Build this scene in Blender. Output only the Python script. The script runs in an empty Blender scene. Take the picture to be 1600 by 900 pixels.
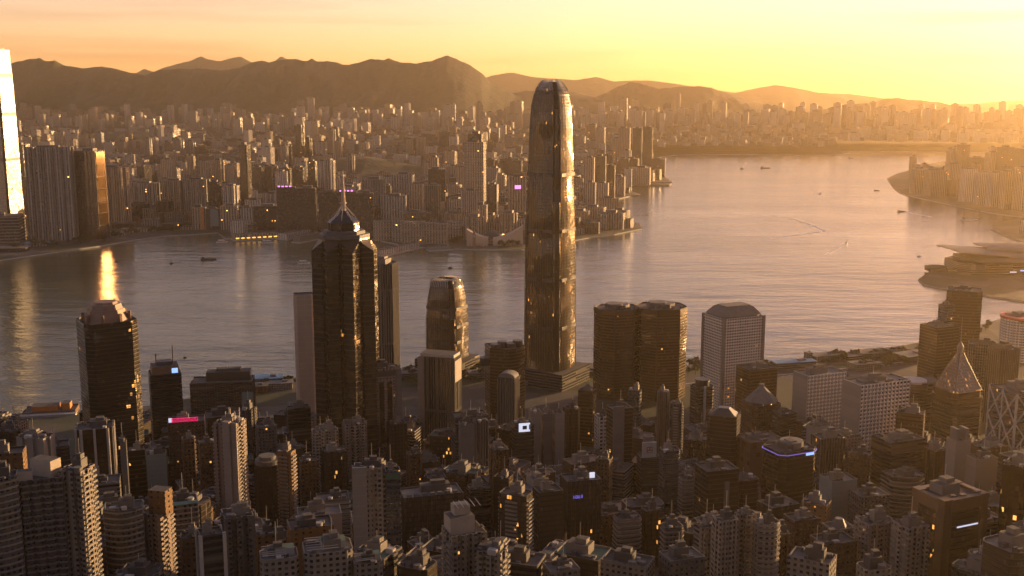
import bpy, math, random
import numpy as np
from mathutils import Vector, Matrix, noise as mnoise
R = math.radians
random.seed(11)
scene = bpy.context.scene
COL = scene.collection

# ------------------------------------------------------------------ camera
F, PITCH, CAMH = 1750.0, R(10.14), 400.0
cam = bpy.data.cameras.new("camera")
cam.sensor_width = 36.0
cam.lens = 36.0 * F / 1600.0
cam.clip_start, cam.clip_end = 1.0, 120000.0
camo = bpy.data.objects.new("camera", cam)
camo.location = (0, 0, CAMH)
camo.rotation_euler = (R(90) - PITCH, 0, 0)
COL.objects.link(camo)
scene.camera = camo

# ------------------------------------------------------------------ sky, sun, exposure
SUN_AZ, SUN_EL = 50.0, 5.2            # degrees clockwise from the view axis, above the horizon
world = bpy.data.worlds.new("World")
scene.world = world
world.use_nodes = True
wn, wl = world.node_tree.nodes, world.node_tree.links
wn.clear()
sky = wn.new("ShaderNodeTexSky")
sky.sky_type = 'NISHITA'
sky.sun_disc = False
sky.sun_elevation = R(SUN_EL)
sky.sun_rotation = R(SUN_AZ)
sky.altitude = 0
sky.air_density = 0.9
sky.dust_density = 0.2
sky.ozone_density = 0.0
bg = wn.new("ShaderNodeBackground")
bg.inputs["Strength"].default_value = 0.088
wout = wn.new("ShaderNodeOutputWorld")
warm = wn.new("ShaderNodeMix")
warm.data_type = 'RGBA'
warm.blend_type = 'MULTIPLY'
warm.inputs[0].default_value = 1.0
warm.inputs[7].default_value = (1.0, 0.725, 0.92, 1)
wl.new(sky.outputs[0], warm.inputs[6])
wtc = wn.new("ShaderNodeTexCoord")
wmp = wn.new("ShaderNodeMapping")
wmp.inputs["Scale"].default_value = (4.0, 4.0, 75.0)
wmp.inputs["Location"].default_value = (0.3, 1.7, 0.4)
wnz = wn.new("ShaderNodeTexNoise")
wnz.inputs["Scale"].default_value = 1.0
wnz.inputs["Detail"].default_value = 6
wrp = wn.new("ShaderNodeValToRGB")
wrp.color_ramp.elements[0].position = 0.50
wrp.color_ramp.elements[0].color = (1, 1, 1, 1)
wrp.color_ramp.elements[1].position = 0.72
wrp.color_ramp.elements[1].color = (0.80, 0.77, 0.78, 1)
wcl = wn.new("ShaderNodeMix")
wcl.data_type = 'RGBA'
wcl.blend_type = 'MULTIPLY'
wcl.inputs[0].default_value = 1.0
wl.new(wtc.outputs["Generated"], wmp.inputs[0])
wl.new(wmp.outputs[0], wnz.inputs["Vector"])
wl.new(wnz.outputs[0], wrp.inputs[0])
wl.new(warm.outputs[2], wcl.inputs[6])
wl.new(wrp.outputs[0], wcl.inputs[7])
wl.new(wcl.outputs[2], bg.inputs["Color"])
wl.new(bg.outputs[0], wout.inputs["Surface"])

sunl = bpy.data.lights.new("sun", 'SUN')
sunl.energy = 5.0
sunl.angle = R(0.6)
sunl.color = (1.0, 0.60, 0.26)
suno = bpy.data.objects.new("sun", sunl)
sdir = Vector((math.sin(R(SUN_AZ)) * math.cos(R(SUN_EL)), math.cos(R(SUN_AZ)) * math.cos(R(SUN_EL)), math.sin(R(SUN_EL))))
suno.rotation_euler = sdir.to_track_quat('Z', 'Y').to_euler()
suno.location = (3000, 3000, 900)
COL.objects.link(suno)

HAZE_DENSITY = 3.3e-5
HAZE_COLOR = (0.97, 0.77, 0.48)
HAZE_G = 0.82
vs = scene.view_settings
vs.view_transform = 'Standard'
vs.look = 'None'
vs.exposure = 1.5
vs.gamma = 1.0
vs.use_curve_mapping = False
scene.display_settings.display_device = 'sRGB'
cy = scene.cycles
cy.use_denoising = True
try:
    cy.denoiser = 'OPENIMAGEDENOISE'
except Exception:
    pass
cy.max_bounces = 6
cy.diffuse_bounces = 2
cy.glossy_bounces = 3
cy.transmission_bounces = 2
cy.volume_bounces = 1
cy.caustics_reflective = True
cy.sample_clamp_indirect = 6.0
cy.sample_clamp_direct = 0.0

# ------------------------------------------------------------------ helpers
CP, SP = math.cos(PITCH), math.sin(PITCH)


def ray(px, py):
    u, v = (px - 800.0) / F, (450.0 - py) / F
    return Vector((u, CP + v * SP, -SP + v * CP))


def atz(px, py, z=0.0):
    d = ray(px, py)
    t = (z - CAMH) / d.z
    return Vector((d.x * t, d.y * t, z))


def aty(px, py, y):
    d = ray(px, py)
    t = y / d.y
    return Vector((d.x * t, y, CAMH + d.z * t))


def project(p):
    x, y, z = p[0], p[1], p[2] - CAMH
    fwd = y * CP - z * SP
    up = y * SP + z * CP
    return 800 + F * x / fwd, 450 - F * up / fwd


class MB:
    """Collects walls, boxes and tubes; build() links them as one mesh object."""

    def __init__(self):
        self.v, self.f, self.uv, self.mi, self.sm = [], [], [], [], []
        self.tint = None

    def face(self, pts, uvs=None, mat=0, smooth=False):
        n = len(self.v)
        self.v.extend([tuple(p) for p in pts])
        self.f.append(list(range(n, n + len(pts))))
        self.uv.append(uvs if uvs else [(p[0], p[1]) for p in pts])
        self.mi.append(mat)
        self.sm.append(smooth)

    def prism(self, poly, z0, z1, top=None, mat=0, cap=1, capit=True, bottom=False, u0=0.0, smooth=False, zt=None, zb=None):
        """poly counter-clockwise; top: the polygon at z1; zt: per-corner top heights."""
        top = top or poly
        n = len(poly)
        u = u0
        for i in range(n):
            j = (i + 1) % n
            a, b, c, d = poly[i], poly[j], top[j], top[i]
            L = math.hypot(b[0] - a[0], b[1] - a[1])
            za, zbb = (zt[i], zt[j]) if zt else (z1, z1)
            ba, bb = (zb[i], zb[j]) if zb else (z0, z0)
            if L > 1e-6 or math.hypot(c[0] - d[0], c[1] - d[1]) > 1e-6:
                self.face([(a[0], a[1], ba), (b[0], b[1], bb), (c[0], c[1], zbb), (d[0], d[1], za)],
                          [(u, ba), (u + L, bb), (u + L, zbb), (u, za)], mat, smooth)
            u += L
        if capit:
            self.face([(p[0], p[1], (zt[i] if zt else z1)) for i, p in enumerate(top)], None, cap)
        if bottom:
            self.face([(p[0], p[1], z0) for p in reversed(poly)], None, cap)

    def box(self, cx, cy, z0, w, d, h, rot=0.0, mat=0, cap=None, bottom=False):
        c, s = math.cos(rot), math.sin(rot)
        P = [(cx + x * c - y * s, cy + x * s + y * c) for x, y in ((-w / 2, -d / 2), (w / 2, -d / 2), (w / 2, d / 2), (-w / 2, d / 2))]
        self.prism(P, z0, z0 + h, mat=mat, cap=mat if cap is None else cap, bottom=bottom)

    def cyl(self, cx, cy, z0, r0, h, r1=None, n=12, mat=0, cap=None, smooth=True):
        r1 = r0 if r1 is None else r1
        a = [(cx + r0 * math.cos(2 * math.pi * i / n), cy + r0 * math.sin(2 * math.pi * i / n)) for i in range(n)]
        b = [(cx + r1 * math.cos(2 * math.pi * i / n), cy + r1 * math.sin(2 * math.pi * i / n)) for i in range(n)]
        self.prism(a, z0, z0 + h, top=b, mat=mat, cap=mat if cap is None else cap, smooth=smooth)

    def bar(self, p, q, r, mat=0, n=4):
        p, q = Vector(p), Vector(q)
        d = (q - p)
        if d.length < 1e-6:
            return
        d.normalize()
        a = d.cross(Vector((0, 0, 1)))
        if a.length < 1e-3:
            a = d.cross(Vector((1, 0, 0)))
        a.normalize()
        b = d.cross(a)
        ring = [a * (r * math.cos(math.pi / n + 2 * math.pi * i / n)) + b * (r * math.sin(math.pi / n + 2 * math.pi * i / n)) for i in range(n)]
        for i in range(n):
            j = (i + 1) % n
            self.face([p + ring[j], p + ring[i], q + ring[i], q + ring[j]], None, mat)
        self.face([p + x for x in ring], None, mat)
        self.face([q + x for x in reversed(ring)], None, mat)

    def build(self, name, mats, parent=None, loc=None, rot=0.0):
        me = bpy.data.meshes.new(name)
        me.from_pydata(self.v, [], self.f)
        uvl = me.uv_layers.new(name="uv")
        flat = [c for fu in self.uv for p in fu for c in p]
        uvl.data.foreach_set("uv", flat)
        if not isinstance(mats, (list, tuple)):
            mats = [mats]
        for m in mats:
            me.materials.append(m)
        nm = len(mats)
        me.polygons.foreach_set("material_index", [min(i, nm - 1) for i in self.mi])
        me.polygons.foreach_set("use_smooth", self.sm)
        if self.tint is not None:
            at = me.color_attributes.new("tint", 'FLOAT_COLOR', 'CORNER')
            cols = []
            for fu, t in zip(self.uv, self.tint):
                for _ in fu:
                    cols.extend((t[0], t[1], t[2], 1.0))
            at.data.foreach_set("color", cols)
        me.update()
        o = bpy.data.objects.new(name, me)
        COL.objects.link(o)
        if parent:
            o.parent = parent
        if loc is not None:
            o.location = loc
        o.rotation_euler.z = rot
        return o


def tag(o, label=None, cat=None, group=None, kind=None):
    if label:
        o["label"] = label
    if cat:
        o["category"] = cat
    if group:
        o["group"] = group
    if kind:
        o["kind"] = kind
    return o


def thing(name, label, cat, loc, rot=0.0, group=None):
    o = bpy.data.objects.new(name, None)
    o.empty_display_size = 1.0
    COL.objects.link(o)
    o.location = loc
    o.rotation_euler.z = rot
    return tag(o, label, cat, group)


# ------------------------------------------------------------------ materials
def nt(name):
    m = bpy.data.materials.new(name)
    m.use_nodes = True
    t = m.node_tree
    b = t.nodes["Principled BSDF"]
    return m, t, b, t.nodes.new, t.links.new


def mth(t, op, a, b=None, c=None, clamp=False):
    n = t.nodes.new("ShaderNodeMath")
    n.operation = op
    n.use_clamp = clamp
    for i, x in enumerate((a, b, c)):
        if x is None:
            continue
        if isinstance(x, (int, float)):
            n.inputs[i].default_value = x
        else:
            t.links.new(x, n.inputs[i])
    return n.outputs[0]


def mixc(t, fac, a, b):
    n = t.nodes.new("ShaderNodeMix")
    n.data_type = 'RGBA'
    for sock, x in ((n.inputs[0], fac), (n.inputs[6], a), (n.inputs[7], b)):
        if isinstance(x, (int, float)):
            sock.default_value = x
        elif isinstance(x, tuple):
            sock.default_value = (x[0], x[1], x[2], 1)
        else:
            t.links.new(x, sock)
    return n.outputs[2]


def plain(name, col, rough=0.7, metal=0.0, var=0.25, scale=0.2, emit=None, es=1.0):
    m, t, b, new, link = nt(name)
    if var > 0:
        tc = new("ShaderNodeTexCoord")
        nz = new("ShaderNodeTexNoise")
        nz.inputs["Scale"].default_value = scale
        nz.inputs["Detail"].default_value = 4
        link(tc.outputs["Object"], nz.inputs["Vector"])
        oi = new("ShaderNodeObjectInfo")
        k = mth(t, 'ADD', mth(t, 'MULTIPLY', nz.outputs[0], var * 2), 1 - var)
        k = mth(t, 'MULTIPLY', k, mth(t, 'ADD', mth(t, 'MULTIPLY', oi.outputs["Random"], 0.3), 0.85))
        vm = new("ShaderNodeVectorMath")
        vm.operation = 'SCALE'
        vm.inputs[0].default_value = col
        link(k, vm.inputs["Scale"])
        link(vm.outputs[0], b.inputs["Base Color"])
    else:
        b.inputs["Base Color"].default_value = (*col, 1)
    b.inputs["Roughness"].default_value = rough
    b.inputs["Metallic"].default_value = metal
    if emit:
        b.inputs["Emission Color"].default_value = (*emit, 1)
        b.inputs["Emission Strength"].default_value = es
    return m


def facade(name, wall, glass=(0.018, 0.02, 0.024), fh=3.4, bw=3.2, wu=0.62, wv=0.55, gr=0.12, tilt=0.05, lit=0.0018,
           wr=0.75, gm=0.0, shape='rect', ior=1.7, wob=0.06, wobs=0.05, curt=0.12, var=0.2, tintattr=False, les=0.42, wspec=0.35, patch=0.0, psc=(0.045, 0.02), lean=0.0):
    """Wall with a grid of windows laid out in metres (UV). Panes tilt a little, each its own way."""
    m, t, b, new, link = nt(name)
    uv = new("ShaderNodeUVMap")
    sx = new("ShaderNodeSeparateXYZ")
    link(uv.outputs[0], sx.inputs[0])
    oi = new("ShaderNodeObjectInfo")
    rnd = oi.outputs["Random"]
    U = mth(t, 'DIVIDE', sx.outputs[0], bw)
    V = mth(t, 'DIVIDE', sx.outputs[1], fh)
    fu, fv = mth(t, 'FRACT', U), mth(t, 'FRACT', V)
    cu, cv = mth(t, 'FLOOR', U), mth(t, 'FLOOR', V)
    if shape == 'round':
        du = mth(t, 'SUBTRACT', fu, 0.5)
        dv = mth(t, 'MULTIPLY', mth(t, 'SUBTRACT', fv, 0.5), fh / bw)
        rr = mth(t, 'SQRT', mth(t, 'ADD', mth(t, 'MULTIPLY', du, du), mth(t, 'MULTIPLY', dv, dv)))
        mask = mth(t, 'LESS_THAN', rr, wu * 0.5)
    else:
        mu = mth(t, 'LESS_THAN', mth(t, 'ABSOLUTE', mth(t, 'SUBTRACT', fu, 0.5)), wu * 0.5)
        mv = mth(t, 'LESS_THAN', mth(t, 'ABSOLUTE', mth(t, 'SUBTRACT', fv, 0.55)), wv * 0.5)
        mask = mth(t, 'MULTIPLY', mu, mv)
    cell = new("ShaderNodeCombineXYZ")
    link(cu, cell.inputs[0])
    link(cv, cell.inputs[1])
    link(mth(t, 'MULTIPLY', rnd, 97.0), cell.inputs[2])
    wh = new("ShaderNodeTexWhiteNoise")
    wh.noise_dimensions = '3D'
    link(cell.outputs[0], wh.inputs["Vector"])
    geo = new("ShaderNodeNewGeometry")
    tc = new("ShaderNodeTexCoord")
    # wall colour: stains, streaks and one shade of its own per building
    nz = new("ShaderNodeTexNoise")
    nz.inputs["Scale"].default_value = 0.09
    nz.inputs["Detail"].default_value = 5
    mp = new("ShaderNodeMapping")
    mp.inputs["Scale"].default_value = (1, 1, 0.25)
    link(tc.outputs["Object"], mp.inputs[0])
    link(mp.outputs[0], nz.inputs["Vector"])
    k = mth(t, 'ADD', mth(t, 'MULTIPLY', nz.outputs[0], 2 * var), 1 - var)
    k = mth(t, 'MULTIPLY', k, mth(t, 'ADD', mth(t, 'MULTIPLY', rnd, 0.3), 0.85))
    vm = new("ShaderNodeVectorMath")
    vm.operation = 'SCALE'
    if tintattr:
        at = new("ShaderNodeAttribute")
        at.attribute_name = "tint"
        link(at.outputs["Color"], vm.inputs[0])
    else:
        vm.inputs[0].default_value = wall
    link(k, vm.inputs["Scale"])
    # panes
    sr = new("ShaderNodeSeparateColor")
    link(wh.outputs["Color"], sr.inputs[0])
    cur = mth(t, 'GREATER_THAN', sr.outputs[0], 1 - curt)
    gcol = mixc(t, mth(t, 'MULTIPLY', cur, 0.55), glass, (0.22, 0.19, 0.15))
    base = mixc(t, mask, vm.outputs[0], gcol)
    link(base, b.inputs["Base Color"])
    grr = mth(t, 'ADD', mth(t, 'MULTIPLY', sr.outputs[1], gr * 0.8), gr * 0.6)
    rg = mth(t, 'ADD', mth(t, 'MULTIPLY', mask, mth(t, 'SUBTRACT', grr, wr)), wr)
    link(rg, b.inputs["Roughness"])
    if gm > 0:
        link(mth(t, 'MULTIPLY', mask, gm), b.inputs["Metallic"])
    b.inputs["IOR"].default_value = ior
    link(mth(t, 'ADD', mth(t, 'MULTIPLY', mask, 0.5 - wspec * 0.5), wspec * 0.5), b.inputs["Specular IOR Level"])
    # pane tilt + slow waviness
    v1 = new("ShaderNodeVectorMath")
    v1.operation = 'SUBTRACT'
    link(wh.outputs["Color"], v1.inputs[0])
    v1.inputs[1].default_value = (0.5, 0.5, 0.5)
    v2 = new("ShaderNodeVectorMath")
    v2.operation = 'SCALE'
    link(v1.outputs[0], v2.inputs[0])
    link(mth(t, 'MULTIPLY', mask, tilt * 2), v2.inputs["Scale"])
    n2 = new("ShaderNodeTexNoise")
    n2.inputs["Scale"].default_value = wobs
    n2.inputs["Detail"].default_value = 3
    link(geo.outputs["Position"], n2.inputs["Vector"])
    v3 = new("ShaderNodeVectorMath")
    v3.operation = 'SUBTRACT'
    link(n2.outputs["Color"], v3.inputs[0])
    v3.inputs[1].default_value = (0.5, 0.5, 0.5)
    v4 = new("ShaderNodeVectorMath")
    v4.operation = 'SCALE'
    link(v3.outputs[0], v4.inputs[0])
    link(mth(t, 'MULTIPLY', mask, wob * 2), v4.inputs["Scale"])
    a1 = new("ShaderNodeVectorMath")
    link(v2.outputs[0], a1.inputs[0])
    link(v4.outputs[0], a1.inputs[1])
    a2 = new("ShaderNodeVectorMath")
    link(geo.outputs["Normal"], a2.inputs[0])
    link(a1.outputs[0], a2.inputs[1])
    a3 = new("ShaderNodeVectorMath")     # pane normals tipped upward to bring out the low sun's glint
    link(a2.outputs[0], a3.inputs[0])
    cz = new("ShaderNodeCombineXYZ")
    link(mth(t, 'MULTIPLY', mask, lean), cz.inputs[2])
    link(cz.outputs[0], a3.inputs[1])
    nn = new("ShaderNodeVectorMath")
    nn.operation = 'NORMALIZE'
    link(a3.outputs[0], nn.inputs[0])
    link(nn.outputs[0], b.inputs["Normal"])
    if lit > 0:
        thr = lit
        if patch > 0:  # clusters of glowing panes stand in for gold sun reflections on the glass
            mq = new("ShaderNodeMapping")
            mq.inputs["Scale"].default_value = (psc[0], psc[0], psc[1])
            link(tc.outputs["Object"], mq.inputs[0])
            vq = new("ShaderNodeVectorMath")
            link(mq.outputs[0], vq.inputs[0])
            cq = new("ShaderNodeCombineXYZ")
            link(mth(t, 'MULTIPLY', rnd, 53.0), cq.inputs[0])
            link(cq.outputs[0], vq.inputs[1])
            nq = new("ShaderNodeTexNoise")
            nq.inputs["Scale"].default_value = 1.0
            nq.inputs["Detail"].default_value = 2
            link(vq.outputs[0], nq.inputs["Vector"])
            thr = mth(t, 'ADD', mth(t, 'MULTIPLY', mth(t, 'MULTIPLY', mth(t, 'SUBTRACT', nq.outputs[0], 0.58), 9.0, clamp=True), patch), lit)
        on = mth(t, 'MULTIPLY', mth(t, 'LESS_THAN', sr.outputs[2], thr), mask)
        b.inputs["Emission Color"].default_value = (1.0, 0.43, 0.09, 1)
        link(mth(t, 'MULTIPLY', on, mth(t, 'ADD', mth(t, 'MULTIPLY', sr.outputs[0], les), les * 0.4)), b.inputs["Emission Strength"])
    return m


M = {}
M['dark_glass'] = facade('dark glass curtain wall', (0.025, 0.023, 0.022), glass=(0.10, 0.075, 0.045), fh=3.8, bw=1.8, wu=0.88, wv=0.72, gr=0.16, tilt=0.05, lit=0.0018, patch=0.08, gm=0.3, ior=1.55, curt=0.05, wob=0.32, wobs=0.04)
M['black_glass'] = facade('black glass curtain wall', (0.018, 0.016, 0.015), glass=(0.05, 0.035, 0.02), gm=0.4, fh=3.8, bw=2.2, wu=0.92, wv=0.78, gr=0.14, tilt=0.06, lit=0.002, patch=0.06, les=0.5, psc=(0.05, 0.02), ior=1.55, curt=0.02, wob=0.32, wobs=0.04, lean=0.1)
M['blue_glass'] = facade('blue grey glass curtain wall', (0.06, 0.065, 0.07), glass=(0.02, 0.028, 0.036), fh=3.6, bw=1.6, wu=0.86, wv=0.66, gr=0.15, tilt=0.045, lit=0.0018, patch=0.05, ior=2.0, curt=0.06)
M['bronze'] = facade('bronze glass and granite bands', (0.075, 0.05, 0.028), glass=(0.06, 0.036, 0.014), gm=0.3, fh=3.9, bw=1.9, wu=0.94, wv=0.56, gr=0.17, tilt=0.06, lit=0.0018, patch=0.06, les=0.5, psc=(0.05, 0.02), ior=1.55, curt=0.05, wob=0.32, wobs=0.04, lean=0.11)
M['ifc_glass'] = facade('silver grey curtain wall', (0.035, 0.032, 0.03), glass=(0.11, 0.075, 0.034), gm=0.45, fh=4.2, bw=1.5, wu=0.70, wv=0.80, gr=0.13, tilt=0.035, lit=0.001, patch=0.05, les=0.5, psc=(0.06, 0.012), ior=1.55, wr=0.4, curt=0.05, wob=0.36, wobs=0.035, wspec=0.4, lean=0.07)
M['center_glass'] = facade('banded mirror glass', (0.045, 0.045, 0.045), glass=(0.055, 0.044, 0.028), gm=0.4, fh=5.2, bw=2.4, wu=1.0, wv=0.74, gr=0.12, tilt=0.05, lit=0, patch=0, ior=1.55, wr=0.3, curt=0.0, wspec=0.8, wob=0.26, wobs=0.04, lean=0.08)
M['white_hotel'] = facade('white concrete window grid', (0.68, 0.62, 0.53), fh=4.0, bw=4.4, wu=0.70, wv=0.56, gr=0.12, lit=0.0018)
M['cream'] = facade('cream tiled flats', (0.22, 0.188, 0.15), fh=3.0, bw=3.2, wu=0.52, wv=0.50, gr=0.12, lit=0.0018)
M['grey'] = facade('grey concrete flats', (0.09, 0.084, 0.078), fh=3.0, bw=3.0, wu=0.50, wv=0.48, gr=0.12, lit=0.0018)
M['pink'] = facade('pinkish tiled flats', (0.21, 0.162, 0.132), fh=3.0, bw=3.4, wu=0.36, wv=0.44, gr=0.12, lit=0.0018)
M['brown'] = facade('brown tiled block', (0.088, 0.054, 0.030), fh=3.3, bw=3.0, wu=0.46, wv=0.46, gr=0.13, lit=0.0018)
M['ochre'] = facade('ochre tiled block', (0.152, 0.088, 0.040), fh=3.2, bw=4.2, wu=0.34, wv=0.40, gr=0.14, lit=0.004)
M['blank_pale'] = facade('pale panelled gable wall', (0.255, 0.225, 0.195), glass=(0.225, 0.199, 0.173), fh=6.2, bw=60.0, wu=1.0, wv=0.95, gr=0.7, tilt=0.0, wob=0.0, lit=0.0, ior=1.45, curt=0.0)
M['blank_grey'] = facade('grey panelled gable wall', (0.135, 0.129, 0.120), glass=(0.116, 0.112, 0.105), fh=5.0, bw=9.0, wu=0.98, wv=0.96, gr=0.7, tilt=0.0, wob=0.0, lit=0.0, ior=1.45, curt=0.0)
M['fins'] = facade('vertical fin facade', (0.120, 0.109, 0.095), fh=60.0, bw=2.6, wu=0.55, wv=1.0, gr=0.15, tilt=0.03, lit=0.0, ior=1.8)
M['bands'] = facade('white banded facade', (0.174, 0.158, 0.140), fh=3.2, bw=30.0, wu=1.0, wv=0.52, gr=0.15, tilt=0.05, lit=0.0)
M['dark_bands'] = facade('dark banded facade', (0.055, 0.046, 0.038), fh=3.8, bw=30.0, wu=1.0, wv=0.6, gr=0.15, tilt=0.05, lit=0, ior=1.8)
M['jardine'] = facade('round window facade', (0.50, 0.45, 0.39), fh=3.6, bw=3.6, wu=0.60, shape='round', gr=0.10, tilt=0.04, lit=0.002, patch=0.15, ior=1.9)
M['granite'] = facade('brown granite facade', (0.15, 0.085, 0.045), glass=(0.12, 0.068, 0.036), fh=4.0, bw=4.0, wu=0.97, wv=0.97, gr=0.4, tilt=0.0, wob=0.02, lit=0.0, ior=1.5, curt=0.0)
M['teal'] = facade('pale teal panel block', (0.180, 0.216, 0.210), glass=(0.132, 0.174, 0.174), fh=4.0, bw=3.0, wu=0.9, wv=0.85, gr=0.5, tilt=0.01, wob=0.01, lit=0.0, ior=1.5, curt=0.0)
M['icc'] = facade('silver sheet glass', (0.22, 0.22, 0.22), glass=(0.10, 0.09, 0.08), gm=0.1, fh=4.2, bw=3.0, wu=0.96, wv=0.86, gr=0.26, tilt=0.03, lit=0.0, ior=1.45, wr=0.3, curt=0.0, wob=0.03, wspec=0.5, lean=0.075)
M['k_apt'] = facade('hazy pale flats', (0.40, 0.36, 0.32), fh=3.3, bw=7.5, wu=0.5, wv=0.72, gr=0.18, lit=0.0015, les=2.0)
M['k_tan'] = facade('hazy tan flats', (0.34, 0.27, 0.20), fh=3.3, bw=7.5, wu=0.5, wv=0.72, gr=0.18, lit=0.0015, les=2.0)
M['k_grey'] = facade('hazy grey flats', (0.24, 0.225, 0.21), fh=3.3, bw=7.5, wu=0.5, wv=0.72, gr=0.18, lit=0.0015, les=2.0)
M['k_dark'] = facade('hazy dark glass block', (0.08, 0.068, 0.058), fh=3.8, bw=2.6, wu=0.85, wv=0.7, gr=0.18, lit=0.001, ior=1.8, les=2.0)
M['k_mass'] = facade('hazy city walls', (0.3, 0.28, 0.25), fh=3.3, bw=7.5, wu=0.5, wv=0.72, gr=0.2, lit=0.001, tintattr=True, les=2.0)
M['roof'] = plain('roof concrete', (0.068, 0.064, 0.058), 0.85, var=0.55, scale=0.25)
M['roof_pale'] = plain('pale roof screed', (0.132, 0.126, 0.114), 0.85, var=0.35, scale=0.25)
M['roof_green'] = plain('green roof coating', (0.05, 0.11, 0.08), 0.8, var=0.4)
M['plant'] = plain('roof plant metal', (0.077, 0.073, 0.070), 0.6, var=0.4)
M['white_paint'] = plain('white painted concrete', (0.360, 0.338, 0.307), 0.7, var=0.2)
M['cream_wall'] = plain('cream render', (0.342, 0.294, 0.237), 0.75, var=0.25)
M['pale_stone'] = plain('pale stone', (0.176, 0.159, 0.137), 0.7, var=0.2)
M['tan_stone'] = plain('tan tiles', (0.44, 0.33, 0.23), 0.7, var=0.15)
M['brown_stone'] = plain('brown granite', (0.20, 0.12, 0.075), 0.6, var=0.35)
M['dark_metal'] = plain('dark metal', (0.05, 0.047, 0.043), 0.45, var=0.2)
M['steel'] = plain('brushed steel', (0.5, 0.48, 0.45), 0.35, 0.7, var=0.15)
M['bronze_trim'] = plain('bronze trim', (0.06, 0.038, 0.02), 0.45, 0.3, var=0.2)
M['red_paint'] = plain('red paint', (0.45, 0.03, 0.02), 0.5, var=0.1)
M['orange_wall'] = plain('orange render', (0.45, 0.17, 0.04), 0.7, var=0.2)
M['asphalt'] = plain('asphalt', (0.05, 0.048, 0.046), 0.85, var=0.3, scale=0.05)
M['lane'] = plain('white lane paint', (0.7, 0.68, 0.62), 0.6, var=0.1)
M['kerb'] = plain('kerb stone', (0.3, 0.285, 0.26), 0.8, var=0.2)
M['lawn'] = plain('park lawn', (0.045, 0.062, 0.018), 0.9, var=0.5, scale=0.04)
M['pink_sign'] = plain('lit pink sign', (0.1, 0.0, 0.03), 0.4, var=0, emit=(1.0, 0.03, 0.18), es=0.3)
M['white_sign'] = plain('lit white sign', (0.5, 0.5, 0.5), 0.4, var=0, emit=(0.75, 0.78, 1.0), es=0.3)
M['blue_sign'] = plain('lit blue sign', (0.1, 0.2, 0.5), 0.4, var=0, emit=(0.30, 0.48, 1.0), es=0.5)
M['violet_sign'] = plain('lit violet sign', (0.1, 0.1, 0.3), 0.4, var=0, emit=(0.28, 0.2, 1.0), es=0.22)
M['magenta_sign'] = plain('lit magenta sign', (0.3, 0.1, 0.3), 0.4, var=0, emit=(1.0, 0.30, 0.80), es=0.6)
M['warm_lamp'] = plain('warm lamp light', (0.8, 0.6, 0.3), 0.4, var=0, emit=(1.0, 0.5, 0.15), es=1.6)
M['teal_paint'] = plain('pale teal paint', (0.12, 0.28, 0.30), 0.6, var=0.2)
M['blue_roof'] = plain('blue tarpaulin roof', (0.07, 0.20, 0.32), 0.6, var=0.25)
M['sun_mirror_gold'] = plain('added gold sun mirror', (0.36, 0.23, 0.13), 0.12, 1.0, var=0)
M['foam'] = plain('wake foam', (0.8, 0.78, 0.74), 0.7, var=0.5, scale=0.05)
M['hull_dark'] = plain('dark hull paint', (0.03, 0.028, 0.026), 0.5, var=0.1)
M['hull_white'] = plain('white hull paint', (0.6, 0.58, 0.54), 0.5, var=0.1)
M['bark'] = plain('bark', (0.06, 0.045, 0.03), 0.9, var=0.3)
M['leaf'] = plain('leaves', (0.05, 0.062, 0.018), 0.8, var=0.6, scale=0.3)
M['leaf_dark'] = plain('dark leaves', (0.03, 0.038, 0.014), 0.8, var=0.6, scale=0.3)
M['terminal_gold'] = plain('lit terminal windows', (0.4, 0.3, 0.1), 0.5, var=0, emit=(1.0, 0.5, 0.1), es=0.7)
M['pyramid_painted_glow'] = facade('pyramid glass with painted gold glints', (0.08, 0.05, 0.03), glass=(0.10, 0.05, 0.02), fh=3.2, bw=2.4, wu=0.74, wv=0.74, gr=0.15, tilt=0.05, lit=0.08, les=0.35, ior=2.0, lean=0)  # scattered glowing panes paint in the pyramid's gold shine
M['frame_brown'] = plain('brown stone frame', (0.13, 0.08, 0.042), 0.6, var=0.25)
M['beige_slab'] = facade('beige panel slab', (0.42, 0.33, 0.25), glass=(0.36, 0.28, 0.21), fh=6.2, bw=9.0, wu=0.97, wv=0.95, gr=0.7, tilt=0.0, wob=0.0, lit=0.0, ior=1.45, curt=0.0)
M['dome_dark'] = plain('dark dome panels', (0.03, 0.032, 0.036), 0.35, 0.2, var=0.2)

# ------------------------------------------------------------------ setting: water, land, hills
def ground_z(x, y):
    ys = [-1500, -700, -260, 0, 100, 300, 500, 600, 700, 850, 1000, 1150, 1260, 1340, 1420]
    zs = [430, 600, 560, 372, 318, 222, 142, 106, 72, 40, 20, 8, 4.5, 2.0, -8]
    return float(np.interp(y, ys, zs))


# harbour water
m, t, b, new, link = nt('harbour water')
b.inputs["Base Color"].default_value = (0.060, 0.068, 0.034, 1)
b.inputs["IOR"].default_value = 1.333
tc = new("ShaderNodeTexCoord")
geo = new("ShaderNodeNewGeometry")


def wave(scale, stretch, detail, rot):
    mp = new("ShaderNodeMapping")
    mp.inputs["Scale"].default_value = (scale / stretch, scale, scale)
    mp.inputs["Rotation"].default_value = (0, 0, rot)
    link(geo.outputs["Position"], mp.inputs[0])
    nz = new("ShaderNodeTexNoise")
    nz.inputs["Scale"].default_value = 1.0
    nz.inputs["Detail"].default_value = detail
    nz.inputs["Roughness"].default_value = 0.6
    link(mp.outputs[0], nz.inputs["Vector"])
    return nz.outputs[0]


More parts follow.
